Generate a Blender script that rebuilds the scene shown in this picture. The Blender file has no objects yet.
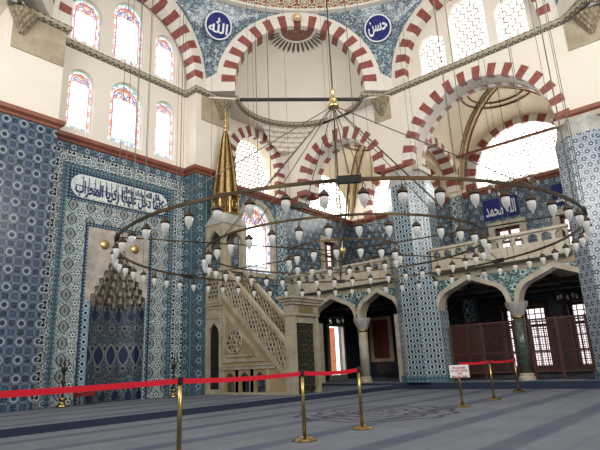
import bpy, math, random
from math import pi, sin, cos, sqrt, radians
from mathutils import Vector, Matrix
from mathutils.geometry import tessellate_polygon
random.seed(7)
SC = bpy.context.scene
COL = SC.collection

# ------------------------------------------------------------------ camera
def make_camera():
    yaw, pit, rol, F = radians(49.927), radians(15.271), radians(-2.482), 511.39
    f = Vector((sin(yaw)*cos(pit), cos(yaw)*cos(pit), sin(pit)))
    r = Vector((cos(yaw), -sin(yaw), 0)); u = r.cross(f)
    r2 = r*cos(rol)+u*sin(rol); u2 = -r*sin(rol)+u*cos(rol)
    cd = bpy.data.cameras.new('camera'); cd.sensor_width = 36; cd.lens = F*36/600
    cd.clip_start = .05; cd.clip_end = 300
    co = bpy.data.objects.new('camera', cd); COL.objects.link(co)
    m = Matrix((r2, u2, -f)).transposed().to_4x4(); m.translation = Vector((0, 0, .926))
    co.matrix_world = m
    SC.camera = co
make_camera()

# ------------------------------------------------------------------ world, lights, exposure
WORLD_STRENGTH = .42
w = bpy.data.worlds.new('sky'); SC.world = w; w.use_nodes = True
w.node_tree.nodes['Background'].inputs[0].default_value = (.97, .98, 1, 1)
w.node_tree.nodes['Background'].inputs[1].default_value = WORLD_STRENGTH
SC.view_settings.view_transform = 'Standard'
SC.view_settings.look = 'None'
SC.view_settings.gamma = 1
SC.view_settings.exposure = 0.0
SC.view_settings.use_curve_mapping = False

def area(name, loc, target, sx, sy, power, color=(1, 1, 1)):
    l = bpy.data.lights.new(name, 'AREA'); l.shape = 'RECTANGLE'; l.size = sx; l.size_y = sy
    l.energy = power; l.color = color
    o = bpy.data.objects.new(name, l); COL.objects.link(o); o.location = loc
    o.rotation_euler = (Vector(target)-Vector(loc)).to_track_quat('-Z', 'Y').to_euler()
    return o
area('fill_for_entrance_daylight', (6, -5, 10), (11, 12, 12.5), 9, 4, 1650, (1, .96, .9))  # added lamp in place of unseen windows, aimed to brighten the upper qibla wall
area('fill_for_opposite_daylight', (-4, 6, 10), (15, 9, 12.5), 8, 4, 1400, (1, .97, .92))  # added lamp on the unseen opposite side, aimed at the upper side wall
area('fill_below_dome', (8.15, 5.5, 17.5), (8.15, 5.5, 0), 8, 8, 250, (1, .98, .95))  # added lamp under the closed dome, which has no drum windows

# ------------------------------------------------------------------ node helpers
def srgb(r, g, b):
    f = lambda c: (c/255/12.92 if c/255 <= .04045 else ((c/255+.055)/1.055)**2.4)
    return (f(r), f(g), f(b), 1)

class NT:
    def __init__(s, name, rough=.5, spec=.5, metal=0):
        s.mat = bpy.data.materials.new(name); s.mat.use_nodes = True
        s.t = s.mat.node_tree; s.b = s.t.nodes['Principled BSDF']
        s.b.inputs['Roughness'].default_value = rough
        s.b.inputs['Metallic'].default_value = metal
        s.b.inputs['Specular IOR Level'].default_value = spec
        s._uv = None
    def n(s, t, **k):
        x = s.t.nodes.new(t)
        for a, v in k.items(): setattr(x, a, v)
        return x
    def put(s, sock, v):
        if hasattr(v, 'is_output') or isinstance(v, bpy.types.NodeSocket): s.t.links.new(v, sock)
        else: sock.default_value = v
    def m(s, op, a, b=0.0, c=0.0):
        x = s.n('ShaderNodeMath', operation=op)
        s.put(x.inputs[0], a); s.put(x.inputs[1], b); s.put(x.inputs[2], c)
        return x.outputs[0]
    def uv(s):
        if not s._uv:
            x = s.n('ShaderNodeUVMap'); x.uv_map = 'UVMap'
            y = s.n('ShaderNodeSeparateXYZ'); s.t.links.new(x.outputs[0], y.inputs[0])
            s._uv = (y.outputs[0], y.outputs[1], x.outputs[0])
        return s._uv
    def mix(s, fac, a, b):
        x = s.n('ShaderNodeMix', data_type='RGBA')
        s.put(x.inputs['Factor'], fac)
        s.put(x.inputs[6], a); s.put(x.inputs[7], b)
        return x.outputs[2]
    def noise(s, scale, detail=2, vec=None, rough=.5):
        x = s.n('ShaderNodeTexNoise'); x.inputs['Scale'].default_value = scale; x.inputs['Detail'].default_value = detail
        x.inputs['Roughness'].default_value = rough
        s.t.links.new(vec or s.uv()[2], x.inputs['Vector']); return x.outputs['Fac']
    def step(s, v, e, soft=.01):      # 1 where v < e
        x = s.n('ShaderNodeMapRange', interpolation_type='SMOOTHSTEP')
        s.put(x.inputs[0], v); x.inputs[1].default_value = e-soft; x.inputs[2].default_value = e+soft
        x.inputs[3].default_value = 1; x.inputs[4].default_value = 0
        return x.outputs[0]
    def cell(s, c, P, off=0.0):       # signed metres from the centre of the cell
        a = s.m('ADD', s.m('DIVIDE', c, P), off+.5)
        return s.m('MULTIPLY', s.m('SUBTRACT', s.m('FRACT', a), .5), P)
    def shape(s, L):
        k = L[0]; U, V, _ = s.uv()
        if k == 'noise':
            return s.step(s.noise(L[1], 2), L[2], L[3] if len(L) > 3 else .03)
        if k == 'scroll':   # curling lines: iso-lines of a noise field
            return s.step(s.m('ABSOLUTE', s.m('SUBTRACT', s.noise(L[1], 1), .5)), L[2], .012)
        if k == 'hstripe': return s.step(s.m('ABSOLUTE', s.cell(V, L[1], L[2])), L[3], .004)
        if k == 'vstripe': return s.step(s.m('ABSOLUTE', s.cell(U, L[1], L[2])), L[3], .004)
        _, P, Q, ou, ov, *prm = L
        stag = k.startswith('s_'); k = k[2:] if stag else k
        if stag:
            row = s.m('FLOOR', s.m('ADD', s.m('DIVIDE', V, Q), ov+.5))
            sh = s.m('MULTIPLY', s.m('MODULO', s.m('ABSOLUTE', row), 2.0), .5)
            a = s.m('ADD', s.m('ADD', s.m('DIVIDE', U, P), ou+.5), sh)
            p = s.m('MULTIPLY', s.m('SUBTRACT', s.m('FRACT', a), .5), P)
        else: p = s.cell(U, P, ou)
        q = s.cell(V, Q, ov)
        ap, aq = s.m('ABSOLUTE', p), s.m('ABSOLUTE', q)
        if k in ('disc', 'ring', 'petal'):
            r = s.m('SQRT', s.m('ADD', s.m('MULTIPLY', p, p), s.m('MULTIPLY', q, q)))
            if k == 'petal':
                an = s.m('ARCTAN2', q, p)
                r = s.m('ADD', r, s.m('MULTIPLY', s.m('COSINE', s.m('MULTIPLY', an, prm[1])), prm[2]))
                return s.step(r, prm[0], .008)
            if k == 'disc': return s.step(r, prm[0], .008)
            return s.step(s.m('ABSOLUTE', s.m('SUBTRACT', r, prm[0])), prm[1], .006)
        if k in ('leaf', 'leafring'):
            # pointed oval: half width a, half height b
            a, b = prm[0], prm[1]
            d = s.m('ADD', s.m('DIVIDE', ap, a), s.m('POWER', s.m('DIVIDE', aq, b), 1.7))
            if k == 'leaf': return s.step(d, 1.0, .07)
            return s.step(s.m('ABSOLUTE', s.m('SUBTRACT', d, 1.0)), prm[2], .06)
        if k == 'square':
            return s.step(s.m('MAXIMUM', ap, aq), prm[0], .006)
        if k == 'diamond':
            return s.step(s.m('ADD', s.m('DIVIDE', ap, prm[0]), s.m('DIVIDE', aq, prm[1])), 1.0, .06)
        if k == 'lattice':
            d = s.m('ADD', s.m('DIVIDE', ap, P/2), s.m('DIVIDE', aq, Q/2))
            return s.step(s.m('ABSOLUTE', s.m('SUBTRACT', d, 1.0)), prm[0], .05)
    def finish(s, col, bump=None, bstr=.3, bdist=.01):
        s.put(s.b.inputs['Base Color'], col)
        if bump is not None:
            x = s.n('ShaderNodeBump'); x.inputs['Strength'].default_value = bstr; x.inputs['Distance'].default_value = bdist
            s.t.links.new(bump, x.inputs['Height']); s.t.links.new(x.outputs[0], s.b.inputs['Normal'])
        return s.mat

def tile(name, ground, layers, rough=.22, vary=.25):
    s = NT(name, rough, .45)
    col = ground
    for L in layers: col = s.mix(s.shape(L[:-1]), col, L[-1])
    f = s.m('MULTIPLY_ADD', s.noise(2.3, 3), vary*2, 1-vary)
    x = s.n('ShaderNodeVectorMath', operation='SCALE'); s.put(x.inputs[0], col); s.put(x.inputs[3], f)
    gm = s.n('ShaderNodeGamma'); s.put(gm.inputs[0], x.outputs[0]); gm.inputs[1].default_value = 1.12
    x = s.n('ShaderNodeHueSaturation'); s.put(x.inputs['Color'], gm.outputs[0]); x.inputs['Hue'].default_value = .478; x.inputs['Saturation'].default_value = .86
    # glazed square tiles with thin joints
    U, V, _ = s.uv()
    j = s.m('MINIMUM', s.m('ABSOLUTE', s.cell(U, .26, .5)), s.m('ABSOLUTE', s.cell(V, .26, .5)))
    return s.finish(x.outputs[0], s.m('SUBTRACT', 1.0, s.step(j, .004, .003)), .25, .004)

def plain(name, c, rough=.5, metal=0, spec=.5, var=0.0, scale=4, bump=0, c2=None):
    s = NT(name, rough, spec, metal)
    if var or c2 or bump:
        tc = s.n('ShaderNodeTexCoord'); v = tc.outputs['Object']
        nz = s.noise(scale, 4, v, .6)
        c2 = c2 or tuple(x*(1-var) for x in c[:3])+(1,)
        k = s.n('ShaderNodeMapRange'); s.t.links.new(nz, k.inputs[0]); k.inputs[1].default_value = .35; k.inputs[2].default_value = .65
        return s.finish(s.mix(k.outputs[0], c, c2), nz if bump else None, bump, .01)
    return s.finish(c)

WH = srgb(205, 214, 214); NAVY = srgb(34, 41, 70); BLUE = srgb(58, 74, 112); TEAL = srgb(56, 98, 110); INK = srgb(30, 42, 58)
PALE = srgb(140, 164, 184); GREY = srgb(112, 128, 150)
M = {}
M['tile_a'] = tile('blue_star_tile', srgb(100, 114, 130), [
    ('square', .22, .22, 0, 0, .078, NAVY), ('disc', .22, .22, .5, .5, .034, BLUE), ('scroll', 20, .022, srgb(96, 110, 140)),
    ('disc', .44, .44, 0, 0, .1, srgb(74, 86, 108)), ('ring', .44, .44, 0, 0, .085, .012, srgb(168, 180, 190)), ('disc', .44, .44, 0, 0, .045, NAVY), ('petal', .44, .44, .5, .5, .06, 4, .02, srgb(60, 76, 120))])
M['tile_floral'] = tile('floral_border_tile', srgb(104, 122, 132), [
    ('scroll', 16, .03, WH), ('noise', 22, .42, INK),
    ('petal', .46, .46, 0, 0, .15, 4, .03, WH), ('petal', .46, .46, 0, 0, .12, 4, .03, INK), ('disc', .46, .46, 0, 0, .06, WH), ('disc', .46, .46, 0, 0, .035, TEAL),
    ('petal', .46, .46, .5, .5, .085, 6, .02, WH), ('disc', .46, .46, .5, .5, .055, BLUE), ('disc', .46, .46, .5, .5, .02, WH)])
M['tile_wing'] = tile('striped_pilaster_tile', srgb(58, 78, 104), [
    ('noise', 24, .43, srgb(34, 48, 72)), ('scroll', 18, .03, srgb(112, 136, 150)), ('vstripe', .54, .5, .06, srgb(50, 88, 104)), ('vstripe', .54, .5, .02, srgb(120, 142, 156)),
    ('petal', .54, .4, 0, 0, .1, 5, .025, srgb(132, 152, 166)), ('disc', .54, .4, 0, 0, .045, NAVY)])
M['tile_medallion'] = tile('oval_medallion_tile', srgb(150, 166, 168), [
    ('noise', 26, .46, srgb(50, 70, 86)), ('scroll', 18, .03, WH),
    ('leaf', .55, .44, 0, 0, .16, .2, srgb(176, 188, 190)), ('leafring', .55, .44, 0, 0, .13, .17, .17, INK), ('leaf', .55, .44, 0, 0, .1, .13, srgb(140, 146, 146)), ('leaf', .55, .44, 0, 0, .03, .08, srgb(92, 92, 92)),
    ('disc', .55, .44, .5, .5, .1, INK), ('petal', .55, .44, .5, .5, .075, 6, .02, WH), ('disc', .55, .44, .5, .5, .03, NAVY)])
M['tile_stripe'] = tile('narrow_turquoise_tile', srgb(50, 80, 100), [
    ('disc', .13, .13, 0, 0, .035, PALE), ('disc', .13, .13, 0, 0, .018, NAVY), ('scroll', 22, .02, srgb(100, 140, 152))])
M['tile_chain'] = tile('pale_blue_chain_tile', srgb(112, 142, 170), [
    ('disc', .2, .2, 0, 0, .07, WH), ('disc', .2, .2, 0, 0, .05, NAVY)])
M['tile_navy'] = tile('navy_edge_tile', srgb(40, 56, 92), [('disc', .1, .1, 0, 0, .022, PALE)])
M['tile_pier'] = tile('diamond_lattice_tile', srgb(118, 138, 154), [
    ('s_leaf', .24, .17, 0, 0, .095, .13, srgb(172, 184, 192)), ('lattice', .24, .34, 0, 0, .13, srgb(58, 90, 108)),
    ('s_leaf', .24, .17, 0, 0, .048, .075, srgb(24, 32, 72)), ('s_disc', .24, .17, .5, .0, .016, srgb(40, 62, 92))])
M['tile_ivory'] = tile('white_blue_blossom_tile', srgb(156, 166, 182), [
    ('noise', 28, .45, srgb(84, 98, 130)), ('s_petal', .24, .2, 0, 0, .066, 5, .02, srgb(52, 64, 104)), ('s_disc', .24, .2, 0, 0, .024, WH),
    ('s_ring', .24, .2, 0, 0, .09, .008, srgb(196, 204, 212))])
M['tile_low_shaded'] = tile('shaded_lower_gallery_tile', srgb(40, 52, 72), [  # darker copy of the scroll tile, shade under the gallery put into its colours
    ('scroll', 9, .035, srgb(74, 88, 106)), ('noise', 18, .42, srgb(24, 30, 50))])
M['tile_wall'] = tile('blue_scroll_tile', srgb(62, 80, 108), [
    ('scroll', 9, .035, srgb(112, 132, 152)), ('noise', 18, .40, srgb(36, 46, 82)), ('s_petal', .42, .3, 0, 0, .08, 5, .02, srgb(150, 168, 188)),
    ('s_disc', .42, .3, 0, 0, .035, NAVY)])
M['tile_column'] = tile('stacked_cartouche_tile', srgb(70, 100, 124), [
    ('noise', 24, .42, INK), ('leafring', .44, .4, 0, 0, .2, .2, .14, WH), ('leaf', .44, .4, 0, 0, .1, .11, PALE),
    ('petal', .44, .4, .5, .5, .09, 6, .02, srgb(150, 172, 184)), ('disc', .44, .4, .5, .5, .05, INK)])
M['tile_teal'] = tile('teal_scroll_tile', srgb(58, 104, 108), [
    ('scroll', 8, .045, srgb(164, 184, 184)), ('noise', 17, .40, srgb(26, 52, 66)), ('s_petal', .6, .42, 0, 0, .11, 6, .03, srgb(196, 210, 206)),
    ('s_disc', .6, .42, 0, 0, .05, srgb(40, 70, 96)), ('scroll', 12, .022, srgb(30, 64, 78))])
M['tile_pendentive'] = tile('pendentive_arabesque_tile', srgb(84, 104, 124), [
    ('noise', 11, .42, srgb(50, 68, 106)), ('scroll', 9, .035, srgb(172, 186, 196)), ('s_petal', .5, .4, 0, 0, .08, 6, .02, srgb(170, 184, 190))])
M['tile_niche'] = tile('mihrab_niche_tile', srgb(44, 58, 92), [
    ('noise', 20, .40, srgb(30, 44, 60)), ('scroll', 14, .03, srgb(128, 134, 130)),
    ('s_petal', .4, .6, 0, .25, .1, 6, .03, srgb(118, 124, 120)), ('s_disc', .4, .6, 0, .25, .05, INK),
    ('leafring', .4, 2.4, 0, .4, .17, .34, .13, srgb(132, 140, 138)), ('leaf', .4, 2.4, 0, .4, .15, .3, srgb(26, 36, 88)), ('leaf', .4, 2.4, .5, .9, .1, .2, srgb(26, 38, 80))])
M['plaster'] = plain('warm_plaster', srgb(228, 221, 209), .8, var=.06, scale=.8)
M['plaster_cream'] = plain('cream_plaster', srgb(234, 224, 198), .8, var=.06, scale=1)
M['white'] = plain('white_stone', srgb(224, 219, 209), .55, var=.08, scale=5)
M['red'] = plain('red_breccia', srgb(120, 56, 48), .5, c2=srgb(150, 84, 74), scale=9)
M['redmold'] = plain('red_stone_moulding', srgb(142, 88, 68), .45, c2=srgb(124, 70, 54), scale=3)
M['stone'] = plain('beige_limestone', srgb(176, 164, 140), .7, c2=srgb(150, 138, 116), scale=2.2, bump=.15)
M['carve'] = plain('carved_limestone', srgb(158, 146, 122), .75, c2=srgb(112, 100, 80), scale=9, bump=.5)
M['muqarnas'] = plain('grey_carved_marble', srgb(166, 156, 142), .7, c2=srgb(112, 104, 92), scale=7, bump=.3)
M['marble'] = plain('grey_marble', srgb(186, 184, 178), .35, c2=srgb(150, 148, 144), scale=3)
M['mmarble'] = plain('aged_minbar_marble', srgb(180, 169, 148), .45, c2=srgb(150, 139, 117), scale=3)
M['wmarble'] = plain('white_marble', srgb(190, 181, 163), .45, c2=srgb(160, 150, 130), scale=3)
M['green_marble'] = plain('dark_green_marble', srgb(52, 66, 58), .25, c2=srgb(84, 96, 84), scale=12)
M['brass'] = plain('polished_brass', srgb(158, 138, 88), .3, 1)
M['gold'] = plain('gilded_copper', srgb(228, 204, 148), .34, 1, c2=srgb(186, 154, 92), scale=14)
M['darkgold'] = plain('aged_gilding', srgb(92, 64, 26), .45, .7, c2=srgb(50, 34, 16), scale=14)
M['bronze'] = plain('dark_bronze', srgb(40, 32, 22), .5, .4, c2=srgb(66, 52, 32), scale=11)
M['ringmetal'] = plain('brown_ring_iron', srgb(104, 84, 54), .4, .7, c2=srgb(40, 32, 24), scale=1.2)
M['black'] = plain('black_iron_and_shade', srgb(20, 20, 22), .5)
M['cable'] = plain('grey_steel_cable', srgb(84, 76, 66), .5, .3)
M['wood_red'] = plain('red_stained_wood', srgb(110, 46, 28), .5, c2=srgb(84, 34, 22), scale=8)
M['wood_dark'] = plain('brown_screen_wood', srgb(78, 42, 28), .55, c2=srgb(54, 30, 22), scale=7)
M['belt'] = plain('red_velvet_belt', srgb(228, 10, 44), .7)
M['redcloth'] = plain('dark_red_cloth', srgb(120, 24, 26), .8)
M['signwhite'] = plain('white_sign_board', srgb(232, 230, 226), .5)
M['signred'] = plain('red_sign_print', srgb(170, 30, 34), .5)
M['inkblue'] = plain('cobalt_script', srgb(24, 30, 92), .35)
M['scriptwhite'] = plain('white_script', srgb(222, 226, 230), .4)
M['cobalt'] = plain('cobalt_panel', srgb(22, 30, 96), .6, spec=.25, c2=srgb(34, 48, 122), scale=6)
M['panelwhite'] = tile('white_script_panel_tile', srgb(214, 222, 220), [('scroll', 5, .012, srgb(150, 190, 190)), ('s_disc', .3, .25, 0, 0, .02, srgb(150, 60, 60))], vary=.08)
M['stepdark'] = plain('navy_carpet_riser', srgb(40, 50, 72), .95)
M['painted'] = plain('painted_beam', srgb(206, 188, 148), .7, c2=srgb(178, 150, 104), scale=16)
M['paintedline'] = plain('brown_painted_line', srgb(122, 78, 46), .7)
M['darkwood'] = plain('dark_ceiling_timber', srgb(70, 66, 60), .8, c2=srgb(48, 46, 44), scale=4)

# curtain on the minbar gate: dark green cloth with gold embroidery
s = NT('embroidered_green_curtain', .8)
M['curtain'] = s.finish(s.mix(s.shape(('s_ring', .3, .28, 0, 0, .09, .016)), s.mix(s.shape(('scroll', 11, .03)), srgb(12, 16, 12), srgb(54, 50, 30)), srgb(80, 72, 42)))
# carpet: rows of grey blue with darker bands between the prayer rows
s = NT('grey_blue_carpet', .95, .1)
U, V, uvv = s.uv()
bn = s.noise(.8, 3)
band = s.step(s.m('ABSOLUTE', s.cell(V, 1.26, .25)), .17, .05)
thin = s.step(s.m('ABSOLUTE', s.cell(V, .63, .5)), .03, .03)
nz = s.noise(1.1, 5); nf = s.noise(60, 2)
base = s.mix(nz, srgb(98, 105, 114), srgb(134, 138, 143))
base = s.mix(s.m('MULTIPLY', nf, .35), base, srgb(62, 70, 84))
base = s.mix(s.m('MULTIPLY', band, s.m('ADD', .15, s.m('MULTIPLY', bn, .75))), base, srgb(58, 68, 90))
base = s.mix(s.m('MULTIPLY', thin, .25), base, srgb(80, 90, 112))
dx, dy = s.m('SUBTRACT', U, 8.6), s.m('SUBTRACT', V, 5.6)
rr = s.m('SQRT', s.m('ADD', s.m('MULTIPLY', dx, dx), s.m('MULTIPLY', dy, dy)))
an = s.m('ARCTAN2', dy, dx)
pet = s.m('ADD', rr, s.m('MULTIPLY', s.m('COSINE', s.m('MULTIPLY', an, 12.0)), .07))
med = s.m('MULTIPLY', s.step(s.m('ABSOLUTE', s.cell(pet, .36, 0)), .05, .03), s.step(rr, 1.55, .05))
base = s.mix(s.m('MULTIPLY', med, .85), base, srgb(46, 48, 62))
base = s.mix(s.m('MULTIPLY', s.m('MULTIPLY', s.step(s.noise(8, 2), .45, .03), s.step(rr, 1.5, .05)), .25), base, srgb(110, 96, 100))
M['carpet'] = s.finish(base, nf, .3, .01)
# dome base painting: row of round arabesques in brown, green and cream
s = NT('dome_arabesque_paint', .8)
c = srgb(178, 150, 128)
for L, k in ((('scroll', 6, .06), srgb(128, 62, 48)), (('s_petal', .62, .5, 0, 0, .25, 8, .03), srgb(220, 210, 190)), (('s_petal', .62, .5, 0, 0, .2, 8, .03), srgb(94, 104, 84)),
             (('s_disc', .62, .5, 0, 0, .09), srgb(200, 180, 150)), (('s_ring', .62, .5, 0, 0, .13, .014), srgb(220, 208, 184)), (('s_disc', .62, .5, .5, 0, .06), srgb(128, 62, 48))):
    c = s.mix(s.shape(L), c, k)
M['dome'] = s.finish(c)
# ornate dark pattern of the slim cornice
s = NT('carved_cornice_paint', .7)
c = s.mix(s.shape(('disc', .2, .2, 0, .07, .062)), srgb(166, 158, 136), srgb(50, 44, 40))
c = s.mix(s.shape(('disc', .2, .2, 0, .07, .028)), c, srgb(176, 166, 140))
M['cornice'] = s.finish(s.mix(s.shape(('diamond', .2, .2, .5, .07, .03, .05)), c, srgb(80, 70, 58)))
# pierced marble look for carved rosettes etc.
s = NT('geometric_openwork_marble', .6)
c = s.mix(s.shape(('s_petal', .16, .14, 0, 0, .05, 6, .012)), srgb(150, 138, 112), srgb(44, 38, 30))
M['openwork'] = s.finish(c)

def emit(name, col, strength, pattern=None):
    s = NT(name, .4)
    s.put(s.b.inputs['Base Color'], (.02, .02, .02, 1))
    c = col
    if pattern:
        for L, k in pattern: c = s.mix(s.shape(L), c, k)
    s.put(s.b.inputs['Emission Color'], c); s.b.inputs['Emission Strength'].default_value = strength
    return s.mat
M['daylight'] = emit('daylit_window_glass', (1, 1, 1, 1), 3.4)
M['daylight_high'] = emit('daylit_lunette_glass', (1, .98, .94, 1), 9)
M['daylight_low'] = emit('daylit_frosted_pane', (1, .88, .9, 1), 1.5)
M['stain_red'] = emit('red_stained_glass', srgb(205, 96, 92), 1.0)
M['stain_blue'] = emit('blue_stained_glass', srgb(120, 120, 205), 1.0)
M['stain_green'] = emit('green_stained_glass', srgb(140, 215, 185), 1.0)
M['stain_amber'] = emit('amber_stained_glass', srgb(225, 180, 130), 1.0)
M['stain_border'] = emit('patterned_stained_border', srgb(250, 248, 249), 1.15, [
    (('scroll', 6, .025), srgb(196, 180, 184)), (('petal', .34, .4, .5, 0, .075, 5, .025), srgb(224, 150, 140)), (('petal', .34, .4, 0, .5, .07, 4, .02), srgb(140, 146, 206)), (('disc', .34, .4, .5, 0, .03), srgb(250, 236, 200)), (('disc', .34, .4, 0, .5, .025), srgb(190, 226, 214))])
s = NT('frosted_lamp_glass', .12); s.b.inputs['Transmission Weight'].default_value = .3; s.b.inputs['IOR'].default_value = 1.2
M['lampglass'] = s.finish(srgb(232, 232, 228))

# ------------------------------------------------------------------ mesh builder
ORG = {}
class MB:
    def __init__(s): s.v = []; s.f = []; s.fm = []; s.uvs = {}
    def add(s, vs, fs, m=0, uv=None):
        b = len(s.v); s.v += [tuple(x) for x in vs]
        for i, f in enumerate(fs):
            if uv: s.uvs[len(s.f)] = [uv[k] for k in f]
            s.f.append([b+k for k in f]); s.fm.append(m)
        return s
    def box(s, x0, x1, y0, y1, z0, z1, m=0):
        vs = [(x, y, z) for x in (x0, x1) for y in (y0, y1) for z in (z0, z1)]
        return s.add(vs, [(0, 1, 3, 2), (4, 6, 7, 5), (0, 4, 5, 1), (2, 3, 7, 6), (0, 2, 6, 4), (1, 5, 7, 3)], m)
    def mbox(s, mp, a0, a1, z0, z1, d0, d1, m=0):
        vs = [mp(a, z, d) for a in (a0, a1) for d in (d0, d1) for z in (z0, z1)]
        return s.add(vs, [(0, 1, 3, 2), (4, 6, 7, 5), (0, 4, 5, 1), (2, 3, 7, 6), (0, 2, 6, 4), (1, 5, 7, 3)], m)
    def obox(s, c, ax, ay, az, m=0):       # oriented box: centre and three half-extent vectors
        c, ax, ay, az = map(Vector, (c, ax, ay, az))
        vs = [c+i*ax+j*ay+k*az for i in (-1, 1) for j in (-1, 1) for k in (-1, 1)]
        return s.add(vs, [(0, 1, 3, 2), (4, 6, 7, 5), (0, 4, 5, 1), (2, 3, 7, 6), (0, 2, 6, 4), (1, 5, 7, 3)], m)
    def prism(s, loops, mp, d0, d1, m=0, mside=None):
        flat = [p for L in loops for p in L]
        tri = tessellate_polygon([[Vector((a, z, 0)) for a, z in L] for L in loops])
        n = len(flat)
        vs = [mp(a, z, d0) for a, z in flat]+[mp(a, z, d1) for a, z in flat]
        s.add(vs, [tuple(t) for t in tri]+[tuple(n+k for k in reversed(t)) for t in tri], m)
        b = 0; sf = []
        for L in loops:
            k = len(L)
            for i in range(k):
                j = (i+1) % k; sf.append((b+i, b+j, n+b+j, n+b+i))
            b += k
        s.add(vs, sf, m if mside is None else mside)
        return s
    def lathe(s, prof, c=(0, 0, 0), n=16, m=0, arc=(0, 2*pi)):
        cx, cy, cz = c; vs = []; fs = []
        full = abs(arc[1]-arc[0]-2*pi) < 1e-6
        k = n if full else n+1
        for r, z in prof:
            for i in range(k):
                a = arc[0]+(arc[1]-arc[0])*i/n; vs.append((cx+r*cos(a), cy+r*sin(a), cz+z))
        for j in range(len(prof)-1):
            for i in range(n):
                i2 = (i+1) % k; fs.append((j*k+i, j*k+i2, (j+1)*k+i2, (j+1)*k+i))
        if full:
            if prof[0][0] > 1e-5: fs.append(tuple(reversed(range(k))))
            if prof[-1][0] > 1e-5: fs.append(tuple((len(prof)-1)*k+i for i in range(k)))
        return s.add(vs, fs, m)
    def tube(s, pts, r, n=6, m=0, closed=False):
        pts = [Vector(p) for p in pts]; N = len(pts); vs = []; fs = []
        for i, p in enumerate(pts):
            if closed: t = pts[(i+1) % N]-pts[i-1]
            else: t = pts[min(i+1, N-1)]-pts[max(i-1, 0)]
            t.normalize(); up = Vector((0, 0, 1)) if abs(t.z) < .95 else Vector((1, 0, 0))
            a = t.cross(up).normalized(); b = a.cross(t)
            rr = r[i] if isinstance(r, (list, tuple)) else r
            for k in range(n):
                an = 2*pi*k/n; vs.append(p+a*rr*cos(an)+b*rr*sin(an))
        for i in range(N if closed else N-1):
            j = (i+1) % N
            for k in range(n):
                k2 = (k+1) % n; fs.append((i*n+k, i*n+k2, j*n+k2, j*n+k))
        if not closed: fs += [tuple(reversed(range(n))), tuple((N-1)*n+k for k in range(n))]
        return s.add(vs, fs, m)
    def sweep(s, path, prof, side=1, closed=False, m=0):
        """prof: list of (out, z); path: xy points; out is measured to the chosen side"""
        P = [Vector(p) for p in path]; N = len(P); vs = []; fs = []; K = len(prof); d = 0; us = []
        for i in range(N):
            a = (P[i]-P[i-1]).normalized() if (i > 0 or closed) else None
            b = (P[(i+1) % N]-P[i]).normalized() if (i < N-1 or closed) else None
            a = a or b; b = b or a
            n1, n2 = Vector((a.y, -a.x))*side, Vector((b.y, -b.x))*side
            n = (n1+n2).normalized(); sc = 1/max(.35, n.dot(n1))
            if i: d += (P[i]-P[i-1]).length
            us.append(d)
            for o, z in prof: q = P[i]+n*o*sc; vs.append((q.x, q.y, z))
        uv = [(us[i//K], vs[i][2]) for i in range(N*K)]
        for i in range(N if closed else N-1):
            j = (i+1) % N
            for k in range(K): k2 = (k+1) % K; fs.append((i*K+k, i*K+k2, j*K+k2, j*K+k))
        if not closed: fs += [tuple(range(K)), tuple(reversed([(N-1)*K+k for k in range(K)]))]
        return s.add(vs, fs, m, uv)
    def build(s, name, mats, parent=None, smooth=False, org=None, **props):
        if not isinstance(mats, (list, tuple)): mats = [mats]
        if parent is not None: o0 = ORG[parent.name]
        elif org is not None: o0 = Vector(org)
        else:
            xs, ys, zs = zip(*s.v); o0 = Vector(((min(xs)+max(xs))/2, (min(ys)+max(ys))/2, min(zs)))
        me = bpy.data.meshes.new(name)
        me.from_pydata([Vector(v)-o0 for v in s.v], [], s.f)
        for m in mats: me.materials.append(M[m] if isinstance(m, str) else m)
        me.polygons.foreach_set('material_index', s.fm)
        if smooth: me.polygons.foreach_set('use_smooth', [True]*len(s.f))
        ul = me.uv_layers.new(name='UVMap'); data = []
        for pi_, p in enumerate(me.polygons):
            if pi_ in s.uvs and len(s.uvs[pi_]) == p.loop_total: data += [c for q in s.uvs[pi_] for c in q]; continue
            n = p.normal; h = sqrt(n.x*n.x+n.y*n.y)
            if abs(n.z) > .75:
                for k in s.f[pi_]: data += [s.v[k][0], s.v[k][1]]
            else:
                tx, ty = -n.y/h, n.x/h
                if abs(tx) < .02: tx, ty = 0, 1
                if abs(ty) < .02: tx, ty = 1, 0
                for k in s.f[pi_]: data += [s.v[k][0]*tx+s.v[k][1]*ty, s.v[k][2]]
        ul.data.foreach_set('uv', data)
        o = bpy.data.objects.new(name, me); COL.objects.link(o)
        if parent is not None: o.parent = parent
        else: o.location = o0
        ORG[o.name] = o0
        for k, v in props.items(): o[k] = v
        return o

def thing(name, loc, label, category, group=None):
    o = bpy.data.objects.new(name, None); COL.objects.link(o); o.location = loc; o.empty_display_size = .1
    o['label'] = label; o['category'] = category
    if group: o['group'] = group
    ORG[o.name] = Vector(loc); return o
def struct(mb, name, mats, **k):
    return mb.build(name, mats, kind='structure', **k)
def copy_tree(o, parent=None):
    c_ = o.copy(); COL.objects.link(c_); c_.parent = parent
    for ch in list(o.children): copy_tree(ch, c_)
    return c_

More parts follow.
